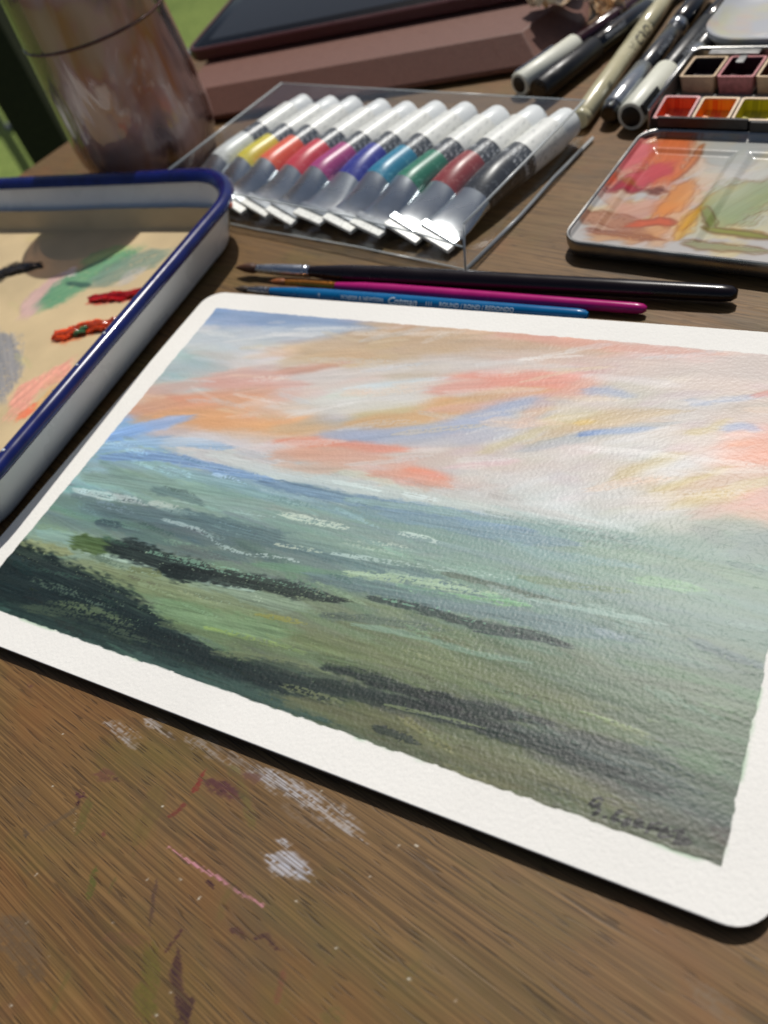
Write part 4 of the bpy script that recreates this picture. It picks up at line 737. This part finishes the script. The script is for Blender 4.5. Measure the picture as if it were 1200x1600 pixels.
# ================================================================== three paintbrushes lying beside the block
def brush(name, label, tip, h0, h1, r, handle_rgb, fer_rgb, hair_rgb, fer_len, hair_len, rough=0.2, fer_rough=0.25, metal=0.9):
    """h0: ferrule/handle joint, h1: handle end (mm); the brush lies on the table"""
    p0 = Vector((h0[0], h0[1], 0)); p1 = Vector((h1[0], h1[1], 0)); d = (p1 - p0).normalized(); L = (p1 - p0).length
    b = empty(name, (h0[0] / 1000, h0[1] / 1000, 0), 0, label, 'paintbrush', 'paintbrushes beside the paper block')
    rm = r
    prof = [(0, r * 0.62), (L * 0.02, r * 0.7), (L * 0.10, r * 0.92), (L * 0.2, rm), (L * 0.4, rm * 0.97), (L * 0.7, r * 0.86), (L * 0.97, r * 0.78), (L * 0.99, r * 0.68), (L, r * 0.38)]
    z = r + 0.2
    v_, f_ = lathe((0, 0, z / 1000), d, [(s / 1000, q / 1000) for s, q in prof], 28)
    mesh_obj('handle', v_, f_, plain(name + '_lacquer', handle_rgb, rough + 0.06, spec=0.35, coat=0.1, var=0.08, scale=150, rvar=0.06), b, True, 60)
    fz = Vector((0, 0, z / 1000)); fd = -d
    fp = [(0, r * 0.66), (1, r * 0.7), (1.6, r * 0.62), (2.2, r * 0.72), (3.2, r * 0.72), (3.8, r * 0.64), (4.4, r * 0.7), (fer_len * 0.6, r * 0.66), (fer_len, r * 0.5)]
    v_, f_ = lathe(fz, fd, [(s / 1000, q / 1000) for s, q in fp], 24)
    mesh_obj('ferrule', v_, f_, plain(name + '_ferrule', fer_rgb, fer_rough, metal, var=0.1, scale=300), b, True, 50)
    hp = [(fer_len - 0.3, r * 0.46), (fer_len + hair_len * 0.25, r * 0.62), (fer_len + hair_len * 0.55, r * 0.52), (fer_len + hair_len * 0.85, r * 0.22), (fer_len + hair_len, r * 0.03)]
    k = NT(name + '_hair'); vv2 = k.coord((30, 3000, 3000)); a = k.noise(vv2, 1.0, 2)
    k.set(color=k.ramp(a, [(0.3, sr(*[c * 0.5 for c in hair_rgb])), (0.7, sr(*hair_rgb))]), rough=0.6); k.bump(a, 0.6, 0.0002)
    v_, f_ = lathe(fz, fd, [(s / 1000, q / 1000) for s, q in hp], 20)
    mesh_obj('bristles', v_, f_, k.m, b, True)
    return b, d, z
brush('paintbrush', 'thick black handled round paintbrush, farthest of three beside paper block', None, (26.4, 188.0), (199.4, 188.6), 3.8, (22, 14, 18), (176, 182, 190), (96, 54, 30), 28.5, 13)
brush('paintbrush', 'thin pink magenta handled paintbrush with copper ferrule, middle of three', None, (42.7, 180.9), (171.5, 179.2), 2.5, (170, 24, 108), (206, 130, 52), (186, 104, 44), 26, 9)
bb, bd, bz = brush('paintbrush', 'thin blue handled paintbrush with silver lettering nearest the paper block', None, (13.0, 174.2), (152.6, 173.4), 2.7, (6, 98, 152), (150, 152, 156), (84, 66, 50), 12, 8)
SILVER_INK = plain('silver_ink', (196, 212, 222), 0.4, 0.0, var=0.05)
for s, size, off, kw in (('9', 2.3, 26, {}), ('WINSOR & NEWTON', 2.1, 37, dict(bold=0.00003)), ('Cotman', 4.0, 59, dict(shear=0.35, bold=0.00005)), ('111', 2.1, 76, dict(bold=0.00003)), ('ROUND / ROND / REDONDO', 2.3, 82, dict(bold=0.00003))):
    kw = dict(kw); v_, f_ = text_on_cyl(s, size / 1000, Vector((0, 0, bz / 1000)) + bd * (off / 1000), bd, 2.72 / 1000, math.radians(34), **kw)
    mesh_obj('lettering', v_, f_, SILVER_INK, bb)

# ================================================================== watercolour tin with palette leaf
STEEL = plain('tin_edge', (150, 150, 148), 0.32, 0.9, var=0.12, scale=200, bump=0.1)
TIN_IN = plain('tin_enamel_grey', (120, 120, 116), 0.35, var=0.1, scale=200)
DARK_TIN = plain('black_tin', (30, 26, 24), 0.4, var=0.3, scale=300)
PR = math.radians(-7.5)
tin = empty('watercolor_tin', (0.1315, 0.2115, 0.0), PR, 'open metal watercolour tin with paint pans and stained palette leaf', 'paint tin')
def pal_local(x, y):
    x, y = x - 131.5, y - 211.5
    return (x * math.cos(PR) + y * math.sin(PR), -x * math.sin(PR) + y * math.cos(PR))
PLW, PLD = 128.0, 83.0
pl = Sheet(0, 0, PLW, PLD, 2.6, (180, 182, 180))
pl.rgb = pl.rgb + (noise2(pl.X, pl.Y, 20, 20, 80, 3) - 0.5)[..., None] * 0.08
for n in range(110):                                         # thin dried washes and tide lines
    x, y = rs.uniform(2, 64), rs.uniform(4, 74)
    c = [(214, 160, 120), (200, 150, 96), (206, 176, 160), (188, 150, 140), (214, 196, 150)][n % 5] if x < 36 else [(178, 188, 172), (190, 196, 190), (206, 196, 140)][n % 3]
    a = rs.uniform(0.2, 1.5); L = rs.uniform(6, 22)
    pl.stroke([(x, y), (x + L * 0.5 * math.cos(a) + rs.normal(0, 1.5), y + L * 0.5 * math.sin(a)), (x + L * math.cos(a), y + L * math.sin(a))], rs.uniform(3, 12), c, rs.uniform(0.35, 0.75), 0, soft=0.25, bristle=0.05)
for p, w, c, a, d in PALETTE:
    cg = sum(c) / 3; c = tuple(np.clip((cg + (x - cg) * 1.35) * 0.9, 5, 250) for x in c); pl.stroke([pal_local(*q) for q in p], w * 1.15, c, a, d, soft=0.5, bristle=0.03)
pl.rgb = 0.35 * pl.rgb + 0.65 * smear(pl.rgb, 3, 3)
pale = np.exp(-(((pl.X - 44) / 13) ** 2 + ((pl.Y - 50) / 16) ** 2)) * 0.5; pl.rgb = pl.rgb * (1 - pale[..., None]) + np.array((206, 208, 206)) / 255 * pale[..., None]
edge_ = np.zeros_like(pl.cov); g = np.gradient(pl.rgb.mean(-1)); edge_ = np.clip(np.hypot(*g) * 9, 0, 0.35)
pl.rgb = pl.rgb * (1 - edge_[..., None] * np.array((0.5, 0.8, 1.0)))
def well(x0, y0, x1, y1):
    e = np.minimum(np.minimum(pl.X - x0, x1 - pl.X), np.minimum(pl.Y - y0, y1 - pl.Y))
    return -1.3 * sstep(-1.0, 2.6, e)
Zw = well(8, 10, 42, 72) + well(47, 10, 82, 72) + well(87, 10, 121, 72)
rimd = np.minimum(np.minimum(pl.X, PLW - pl.X), np.minimum(pl.Y, PLD - pl.Y))
Zw = Zw + 5.6 + 1.6 * (1 - sstep(0.2, 1.8, rimd))
Rr = 8.0
c1 = np.clip(pl.X, Rr, PLW - Rr); c2 = np.clip(pl.Y, Rr, PLD); e1, e2 = pl.X - c1, pl.Y - c2; ed_ = np.hypot(e1, e2)
q_ = np.where(ed_ > Rr, Rr / np.maximum(ed_, 1e-6), 1.0)
k = NT('palette_enamel')
att = k.n('VertexColor', layer_name='paint'); k.set(color=k.mix(1.0, att.outputs['Color'], (0.96, 0.9, 0.88, 1), 'MULTIPLY'), rough=0.22, spec=0.5, coat=0.3)
k.bump(k.noise(k.coord(), 90.0, 3), 0.15, 0.001)
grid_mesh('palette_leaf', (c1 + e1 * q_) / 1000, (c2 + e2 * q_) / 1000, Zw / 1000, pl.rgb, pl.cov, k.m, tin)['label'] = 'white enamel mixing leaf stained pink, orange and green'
def leaf_ring(grow, z):
    pts = []
    w, d = PLW + 2 * grow, PLD + 2 * grow
    return [((x) / 1000, (y) / 1000, z / 1000) for x, y in rrect(w, d, Rr + grow, 8, PLW / 2, PLD / 2)]
v_, f_ = loft([leaf_ring(-2, 1.0), leaf_ring(0.4, 1.6), leaf_ring(1.2, 4.0), leaf_ring(1.3, 7.0), leaf_ring(0.9, 7.9), leaf_ring(0.2, 7.9), leaf_ring(-0.2, 7.3), leaf_ring(-0.3, 6.6)], True, False)
mesh_obj('leaf_frame', v_, f_, STEEL, tin, True, 60)
# pan box behind the leaf
BX0, BX1, BY0, BY1, BZ = 0.0, 126.0, 85.0, 141.0, 15.0
def bx(name, lo, hi, m, bw=0.4): 
    v_, f_ = box(tuple(a / 1000 for a in lo), tuple(a / 1000 for a in hi)); return bevel(mesh_obj(name, v_, f_, m, tin), bw / 1000)
bx('box_floor', (BX0, BY0, 1.0), (BX1, BY1, 2.0), TIN_IN)
bx('box_wall', (BX0, BY0, 2.1), (BX0 + 1.2, BY1, BZ), STEEL); bx('box_wall', (BX1 - 1.2, BY0, 2.1), (BX1, BY1, BZ), STEEL)
bx('box_wall', (BX0 + 1.3, BY1 - 1.2, 2.1), (BX1 - 1.3, BY1, BZ), STEEL); bx('box_wall', (BX0 + 1.3, BY0, 2.1), (BX1 - 1.3, BY0 + 1.0, BZ - 3.5), DARK_TIN)
rod_pts = [(BX0 + 0.4, BY0 + 1, BZ), (BX0 + 0.4, BY1 - 4, BZ), (BX0 + 3, BY1 - 0.5, BZ), (BX1, BY1 - 0.5, BZ)]
v_, f_ = sweep([tuple(a / 1000 for a in p) for p in rod_pts], 0.0009, 8); mesh_obj('rolled_edge', v_, f_, STEEL, tin, True)
bx('hinge_strip', (BX0 + 5, BY0 - 1.6, BZ - 6.5), (BX0 + 42, BY0 - 0.2, BZ - 2.2), DARK_TIN, 0.3); bx('hinge_strip', (BX0 + 43, BY0 - 2.0, BZ - 7.2), (BX1 - 4, BY0 - 0.2, BZ - 3.0), DARK_TIN, 0.3)
bx('divider', (BX0 + 1.4, BY0 + 17.4, 2.1), (BX1 - 1.4, BY0 + 29.6, 7.5), TIN_IN); 
PAN = plain('pan_plastic', (214, 186, 150), 0.4, var=0.15, scale=250)
PAN_PINK = plain('pan_plastic_pink', (196, 128, 128), 0.4, var=0.25, scale=400)
def pan(x, y, w, d, z, rgb, streak, m, tilt=0.0, level=0.55):
    p = empty('pan', (x / 1000, y / 1000, z / 1000), 0); p.parent = tin
    p.rotation_euler = (math.radians(tilt), 0, 0)
    h = 9.0; t = 1.0
    o_ = [[(a / 1000, b / 1000, zz / 1000) for a, b in rrect(ww, dd, 1.0, 3, w / 2, d / 2)] for ww, dd, zz in ((w - 2, d - 2, 0), (w, d, h), (w - 2 * t, d - 2 * t, h), (w - 2 * t, d - 2 * t, h - 0.6))]
    v_, f_ = loft(o_, True, False); mesh_obj('pan_shell', v_, f_, m, p, True, 40)
    k = NT('cake_paint'); f = k.noise(k.coord((300, 60, 1)), 1.0, 3)
    k.set(color=k.ramp(f, [(0.38, sr(*streak)), (0.56, sr(*rgb))]), rough=0.35, spec=0.5); k.bump(f, 0.3, 0.001)
    inn = [[(a / 1000, b / 1000, zz / 1000) for a, b in rrect(ww, dd, 1.0, 3, w / 2, d / 2)] for ww, dd, zz in ((w - 2 * t, d - 2 * t, h - 0.6), (w - 2 * t - 1.4, d - 2 * t - 1.4, h * level))]
    v_, f_ = loft(inn, False, False); mesh_obj('pan_lining', v_, f_, k.m, p, True)
    n = 8; dome = [[((w / 2 + (a - w / 2) * q) / 1000, (d / 2 + (b - d / 2) * q) / 1000, (h * level + (1 - q * q) * -1.0) / 1000) for a, b in rrect(w - 2 * t - 1.3, d - 2 * t - 1.3, 0.8, 3, w / 2, d / 2)] for q in (1, 0.8, 0.5, 0.1)]
    v_, f_ = loft(dome, False, True); mesh_obj('paint_cake', v_, f_, k.m, p, True)
fr_cols = [((236, 120, 66), (206, 62, 24), PAN_PINK), ((240, 172, 44), (226, 80, 16), PAN), ((206, 194, 40), (160, 150, 30), PAN), ((150, 150, 60), (110, 120, 40), PAN), ((120, 90, 40), (90, 70, 30), PAN), ((150, 60, 40), (120, 40, 30), PAN), ((60, 80, 60), (40, 60, 50), PAN)]
for i, (a, b_, m) in enumerate(fr_cols): pan(BX0 + 2.2 + i * 16.2, BY0 + 1.6, 15.4, 15.0, 2.6, a, b_, m, 7 if i else 9, 0.45)
bk_cols = [((40, 8, 20), (20, 4, 10), PAN), ((64, 6, 22), (36, 4, 14), PAN_PINK), ((96, 50, 24), (60, 30, 14), PAN), ((40, 50, 90), (20, 26, 60), PAN), ((30, 60, 50), (20, 40, 30), PAN), ((40, 40, 40), (20, 20, 20), PAN), ((60, 50, 40), (30, 26, 20), PAN)]
for i, (a, b_, m) in enumerate(bk_cols): pan(BX0 + 2.2 + i * 16.2, BY0 + 31.0, 15.4, 19.0, 5.2, a, b_, m, 0, 0.4)
bx('pan_clip', (BX0 + 8, BY1 - 5.5, BZ - 0.8), (BX0 + 30, BY1 - 1.4, BZ + 0.2), STEEL, 0.3); bx('pan_clip', (BX0 + 22, BY1 - 12, BZ - 1.6), (BX0 + 25.5, BY1 - 5.6, BZ - 0.6), STEEL, 0.3)
# rear mixing flap, dished
def flap_ring(ins, z): return [(x / 1000, y / 1000, z / 1000) for x, y in rrect(118 - 2 * ins, 62 - 2 * ins, max(20 - ins, 3), 10, BX0 + 58, BY1 + 32)]
k = NT('flap_enamel'); v = k.coord(); f = k.noise(v, 34.0, 5, 0.6, 0.8); f2 = k.noise(v, 20.0, 3)
k.set(color=k.mix(k.ramp(f2, [(0.45, (0, 0, 0)), (0.54, (0.8, 0.8, 0.8))]), sr(176, 178, 182), k.ramp(f, [(0.3, sr(176, 170, 80)), (0.5, sr(190, 188, 150)), (0.7, sr(200, 160, 150))])), rough=0.3)
v_, f_ = loft([flap_ring(3, 12.5), flap_ring(0, 16), flap_ring(0, 18), flap_ring(0.8, 18.4), flap_ring(2.5, 17.4), flap_ring(8, 15.2), flap_ring(15, 14.4), flap_ring(28, 14.2)])
mesh_obj('mixing_flap', v_, f_, k.m, tin, True, 50)
bx('flap_leg', (BX0 + 20, BY1 + 12, 0.2), (BX0 + 110, BY1 + 50, 12.4), TIN_IN)

# ================================================================== pens and markers
def pen(label, tip, end, r, parts, lettering=(), bore=None):
    """tip: cap end on the table (mm); parts: list of (name, s0, s1, r0, r1, material)"""
    a = Vector((tip[0], tip[1], 0)); b = Vector((end[0], end[1], 0)); d = (b - a).normalized()
    o = empty('pen', (tip[0] / 1000, tip[1] / 1000, 0), 0, label, 'pen', 'pens lying behind the tube case')
    c = Vector((0, 0, (r + 0.3) / 1000))
    for name, s0, s1, r0, r1, m in parts:
        e = min(0.6, (s1 - s0) * 0.2)
        v_, f_ = lathe(c, d, [(x / 1000, y / 1000) for x, y in ((s0, r0 - 0.5), (s0 + e, r0), (s1 - e, r1), (s1, r1 - 0.4))], 28)
        mesh_obj(name, v_, f_, m, o, True, 50)
    for s, size, off, ang, m, kw in lettering:
        rad = r + 0.05
        v_, f_ = text_on_cyl(s, size / 1000, c + d * (off / 1000), d, rad / 1000, math.radians(ang), **kw)
        mesh_obj('lettering', v_, f_, m, o)
    return o, d, c
IVORY = plain('ivory_plastic', (222, 222, 206), 0.4, var=0.03, scale=200)
BLACKP = plain('black_plastic', (20, 20, 22), 0.38, var=0.2, scale=300)
GLOSSB = plain('gloss_black', (14, 14, 16), 0.14, coat=0.5, var=0.1)
BURG = plain('burgundy_lacquer', (52, 16, 24), 0.15, coat=0.6, var=0.1)
CREAM = plain('cream_barrel', (196, 188, 152), 0.25, coat=0.3, var=0.04, scale=200)
SILVERP = plain('silver_pen', (170, 174, 178), 0.18, 0.8, var=0.06)
GREYP = plain('charcoal_pen', (46, 48, 52), 0.25, coat=0.3)
INK = plain('black_print', (24, 24, 22), 0.5)
GREYINK = plain('grey_print', (168, 172, 176), 0.4, 0.2)
def inset(o, d, c, r, m):                                   # dark plug in the end of a cap
    v_, f_ = lathe(c - d * 0.0006, d, [(0, r * 0.5 / 1000), (0.0004, r / 1000), (0.0012, r / 1000)], 20); mesh_obj('cap_plug', v_, f_, m, o, True, 40)
def clip(o, d, c, r, s0, s1, ang, m, w=2.6):
    side_ = Vector((d.y, -d.x, 0)); 
    if side_.y > 0: side_ = -side_
    n_ = side_ * math.cos(ang) + Vector((0, 0, 1)) * math.sin(ang); t_ = d.cross(n_)
    pts = []
    for s in (s0, s1):
        for q, h in ((-w / 2, -0.4), (w / 2, -0.4), (w / 2, 1.0), (-w / 2, 1.0)):
            pts.append(c + d * (s / 1000) + n_ * ((r + h) / 1000) + t_ * (q / 1000))
    bevel(mesh_obj('clip', pts, [(0, 1, 2, 3), (7, 6, 5, 4), (0, 4, 5, 1), (1, 5, 6, 2), (2, 6, 7, 3), (3, 7, 4, 0)], m, o), 0.0003)
o, d, c = pen('burgundy pen with ivory cap lying against the folio case', (66, 346), (113, 462), 5.6, [('cap', 0, 44, 5.8, 5.6, IVORY), ('barrel', 44.2, 128, 4.4, 4.4, BURG)])
inset(o, d, c, 4.0, BLACKP); clip(o, d, c, 5.6, 1, 30, math.radians(120), SILVERP, 2.2)
o, d, c = pen('thick black marker with grey lettering beside the ivory capped pen', (79.5, 337), (122, 458), 6.0, [('cap', 0, 46, 6.0, 5.8, BLACKP), ('barrel', 46.2, 92, 5.2, 5.2, GLOSSB), ('white_sleeve', 92.2, 108, 5.3, 5.3, IVORY), ('barrel_end', 108.2, 128, 5.2, 5.0, GLOSSB)], [('PERMANENT', 3.0, 50, 40, GREYINK, {})])
inset(o, d, c, 4.4, GLOSSB)
o, d, c = pen('cream fineliner pen with bold black lettering', (108.5, 309), (117, 441), 4.7, [('end_cap', 0, 4, 4.4, 4.7, CREAM), ('barrel', 4.1, 92, 4.7, 4.7, CREAM), ('barrel_rear', 92.2, 132, 4.7, 4.5, CREAM)], [('MICRON', 7.4, 62, 32, INK, dict(bold=0.00022, sx=1.15)), ('05', 4.2, 27, 20, INK, dict(bold=0.0001))])
o, d, c = pen('silver and black pen between cream pen and white capped marker', (121, 312), (136.5, 440), 5.2, [('plug', 0, 5, 4.2, 4.6, GLOSSB), ('cap', 5.1, 42, 5.2, 5.2, SILVERP), ('barrel', 42.2, 84, 4.6, 4.6, GREYP), ('collar', 84.2, 90, 5.0, 5.0, SILVERP), ('barrel_rear', 90.2, 130, 5.3, 5.3, GLOSSB)], [('0.5 FINE LINE', 3.0, 52, 38, GREYINK, {})])
o, d, c = pen('black marker with thick white cap next to the tin', (132.5, 307), (153, 435), 6.4, [('cap', 0, 40, 6.4, 6.4, IVORY), ('barrel', 40.2, 90, 5.2, 5.2, BLACKP), ('barrel_rear', 90.2, 130, 5.0, 5.0, GLOSSB)], [('WATERPROOF INK', 3.2, 48, 44, GREYINK, {})])
inset(o, d, c, 4.6, BLACKP); clip(o, d, c, 6.4, 0, 17, math.radians(28), BLACKP, 5.0)
o, d, c = pen('silver pen half hidden behind the tin corner', (142.0, 330), (158, 436), 5.0, [('cap', 0, 30, 4.8, 5.0, SILVERP), ('collar', 30.2, 40, 5.1, 5.1, SILVERP), ('barrel', 40.2, 107, 4.7, 4.7, GREYP)], [('GEL INK PEN', 3.4, 4, 44, INK, {})])

# ================================================================== folio case with tablet
LEATHER = plain('maroon_leather', (112, 76, 64), 0.55, spec=0.35, var=0.12, scale=700, bump=0.25)
FR = math.radians(11.8)
folio = empty('folio_case', (-0.0355, 0.3640, -0.004), FR, 'maroon brown folded folio case lying under the tablet', 'case')
def pm_(pts, z): return [(x / 1000, y / 1000, z / 1000) for x, y in pts]
def hexo(g, z): return pm_([(-116 - g, -g), (93 + g * 0.7, -g), (106 + g * 1.4, 22), (106 + g, 118), (-116 - g, 118)], z)
v_, f_ = loft([hexo(13, 6.0), hexo(13.4, 8.6), hexo(0.9, 19.4), hexo(0, 20.2)])
o = mesh_obj('cover', v_, f_, LEATHER, folio, False); bevel(o, 0.0006, 3, 15)
v_, f_ = loft([hexo(-6, 4.3), hexo(-6, 5.9)]); mesh_obj('back_cover', v_, f_, plain('maroon_leather_dark', (70, 42, 40), 0.6), folio)
tablet = empty('tablet', (-0.0355, 0.3640, -0.004), FR, 'dark glass tablet in a maroon shell lying on the folio case', 'tablet')
def trg(ins, z, r=11): return pm_(rrect(250 - 2 * ins, 172 - 2 * ins, r - ins, 8, -4, 41 + 86), z)
v_, f_ = loft([trg(1.5, 20.6), trg(0, 22.0), trg(0, 27.6), trg(1.2, 28.6), trg(2.6, 28.4), trg(2.7, 27.2)]); o = mesh_obj('shell', v_, f_, plain('maroon_shell', (82, 40, 40), 0.4, var=0.1), tablet, True, 40)
v_, f_ = loft([trg(2.8, 26.6), trg(2.8, 27.9), trg(3.1, 28.1)]); mesh_obj('glass', v_, f_, plain('black_glass', (4, 4, 5), 0.08, spec=0.22, rvar=0.02), tablet, True, 40)
v_, f_ = box((-0.116, 0.055, 0.02812), (0.108, 0.199, 0.0282)); mesh_obj('screen', v_, f_, plain('dark_screen', (16, 11, 10), 0.09, spec=0.2, rvar=0.02), tablet)

# ================================================================== jar of murky brush water
JC = (-0.137, 0.2872)
jar = empty('glass_jar', (JC[0], JC[1], 0), 0, 'large paint streaked glass jar of murky brush water behind the tray', 'jar')
k = NT('dirty_glass'); v = k.coord((1, 1, 0.32))
tr = k.n('BsdfTransparent'); tr.inputs[0].default_value = (0.62, 0.5, 0.45, 1)
gl = k.n('BsdfGlossy'); gl.inputs['Roughness'].default_value = 0.06
fr_ = k.n('LayerWeight'); fr_.inputs['Blend'].default_value = 0.5
mx = k.n('MixShader'); k.l(k.math('ADD', k.math('MULTIPLY', k.math('POWER', fr_.outputs[1], 4.0), 0.8), 0.16), mx.inputs[0]); k.l(tr.outputs[0], mx.inputs[1]); k.l(gl.outputs[0], mx.inputs[2])
f = k.noise(v, 30.0, 3, 0.5, 0.8); f3 = k.noise(k.coord((1, 1, 0.3)), 60.0, 2, 0.5, 0.4)
k.set(color=k.mix(k.ramp(f3, [(0.4, (0, 0, 0)), (0.6, (1, 1, 1))]), k.ramp(f, [(0.3, sr(128, 84, 72)), (0.5, sr(188, 142, 132)), (0.62, sr(196, 126, 78)), (0.75, sr(206, 190, 188))]), sr(214, 176, 168)), rough=0.3)
mx2 = k.n('MixShader'); sep = k.n('SeparateXYZ'); k.l(k.coord(), sep.inputs[0])
gx_ = k.math('MULTIPLY', k.math('ADD', k.math('MULTIPLY', sep.outputs[0], 14.0), 0.25), 0.5, True)
amt = k.math('MULTIPLY', k.ramp(f, [(0.38, (0, 0, 0)), (0.55, (1, 1, 1))]), k.math('ADD', gx_, 0.22), True)
k.l(amt, mx2.inputs[0]); k.l(mx.outputs[0], mx2.inputs[1]); k.l(k.b.outputs[0], mx2.inputs[2]); k.l(mx2.outputs[0], k.out.inputs[0])
k.bump(f, 0.2, 0.002)
bmj = k.n('Bump'); bmj.inputs['Strength'].default_value = 0.9; bmj.inputs['Distance'].default_value = 0.009; k.l(f, bmj.inputs['Height']); k.l(bmj.outputs[0], gl.inputs['Normal'])
prof = [(0, 30), (1.0, 34), (4, 36.5), (10, 38.5), (18, 40.5), (26, 41), (60, 39.4), (92, 37.8), (106, 37), (112, 34), (116, 34), (117, 36), (126, 36), (127, 35), (127, 33), (112, 32.4), (104, 35), (90, 36), (26, 39), (12, 37), (4, 34.5), (2.5, 30), (2.5, 1)]
v_, f_ = lathe((0, 0, 0.0003), (0, 0, 1), [(s / 1000, r / 1000) for s, r in prof], 56)
mesh_obj('glass_wall', v_, f_, k.m, jar, True, 60)
k = NT('murky_water'); f = k.noise(k.coord((1, 1, 0.25)), 70.0, 4, 0.6, 0.5)
sz = k.n('SeparateXYZ'); k.l(k.coord(), sz.inputs[0]); scum = k.ramp(sz.outputs[2], [(0.074, (0, 0, 0)), (0.08, (1, 1, 1))])
k.set(color=k.ramp(f, [(0.3, sr(34, 20, 15)), (0.5, sr(78, 50, 40)), (0.68, sr(128, 92, 80)), (0.8, sr(74, 88, 94))]), rough=0.15, spec=0.4)
k.set(color=k.mix(k.math('MULTIPLY', scum, 0.85), k.ramp(f, [(0.3, sr(34, 20, 15)), (0.5, sr(78, 50, 40)), (0.68, sr(128, 92, 80)), (0.8, sr(74, 88, 94))]), sr(36, 20, 14)))
v_, f_ = lathe((0, 0, 0), (0, 0, 1), [(s / 1000, r / 1000) for s, r in ((3.2, 29), (4.6, 34), (12, 36.5), (26, 38.8), (60, 37.2), (104, 34.6), (104.4, 34))], 48)
mesh_obj('murky_water', v_, f_, k.m, jar, True, 50)
v_, f_ = sweep([(0.0387 * math.cos(a), 0.0387 * math.sin(a), 0.078) for a in np.linspace(0, 2 * PI, 49)[:-1]], 0.0007, 8, True)
mesh_obj('glass_ridge', v_, f_, plain('ridge_glass', (84, 52, 44), 0.2), jar, True)

# ================================================================== small things
k = NT('cellophane'); f = k.noise(k.coord(), 120.0, 4)
k.set(color=k.ramp(f, [(0.35, sr(196, 150, 96)), (0.6, sr(232, 214, 186))]), rough=0.2, spec=0.7); k.bump(f, 0.8, 0.003)
def wrapper(name, label, cx, cy, z, w, d, rot, seed):
    r = np.random.default_rng(seed); n = 12
    V = []
    for j in range(n):
        for i in range(n):
            a, b = i / (n - 1) - 0.5, j / (n - 1) - 0.5
            zz = 0.006 * r.random() + 0.007 * abs(math.sin(a * 7 + b * 5))
            V.append((a * w + r.normal(0, 0.0012), b * d + r.normal(0, 0.0012), zz))
    F = [(j * n + i, j * n + i + 1, (j + 1) * n + i + 1, (j + 1) * n + i) for j in range(n - 1) for i in range(n - 1)]
    o = mesh_obj(name, V, F, k.m, None, False)
    o.modifiers.new('thickness', 'SOLIDIFY').thickness = 0.0005
    o.location = (cx, cy, z); o.rotation_euler = (0.1, 0.12, rot)
    return tag(o, label, 'wrapper')
wrapper('crumpled_wrapper', 'crumpled tan cellophane wrapper on the corner of the folio case', 0.068, 0.412, 0.0175, 0.036, 0.024, 0.7, 1)
wrapper('crumpled_wrapper', 'crumpled pale wrapper on the table beside the burgundy pen', 0.0895, 0.4235, 0.002, 0.018, 0.018, 0.1, 2)
v_, f_ = join(sweep([(0.1665, 0.2105, 0.0006), (0.168, 0.2115, 0.0016), (0.1692, 0.2103, 0.0007)], [0.0003, 0.0006, 0.0002], 6), sweep([(0.168, 0.2115, 0.0015), (0.1684, 0.2128, 0.0009)], [0.0005, 0.0002], 6))
tag(mesh_obj('crumb', v_, f_, BLACKP, None, True), 'tiny dark crumb in front of the watercolour tin', 'crumb')

# ================================================================== beyond the table
def prism(name, x, y, w, d, z0, z1, m, rot, parent=None):
    v_, f_ = box((-w / 2, -d / 2, z0), (w / 2, d / 2, z1)); o = mesh_obj(name, v_, f_, m, parent); o.location = (x, y, 0); o.rotation_euler = (0, 0, rot); return bevel(o, 0.003)
post = prism('black_post', -0.866, 0.783, 0.064, 0.064, -0.79, 1.4, plain('black_iron', (8, 8, 9), 0.6), 0.5)
tag(post, 'black square post standing behind the table at left', 'post')
chair = empty('metal_frame', (-1.55, 1.25, -0.75), 0, 'grey metal tube frame standing on the grass past the table', 'frame')
GREYM = plain('grey_tube', (128, 132, 136), 0.35, 0.5)
for pth in ([(-0.10, 0.02, 0.0), (-0.10, 0.02, 0.95)], [(0.45, 0.55, 0.0), (0.45, 0.55, 0.95)]):
    v_, f_ = sweep(pth, 0.014, 10); mesh_obj('leg', v_, f_, GREYM, chair, True)
v_, f_ = sweep([(-0.7, -0.35, 0.30), (-0.10, 0.02, 0.30), (0.45, 0.55, 0.30)], 0.012, 10); mesh_obj('rail', v_, f_, GREYM, chair, True)
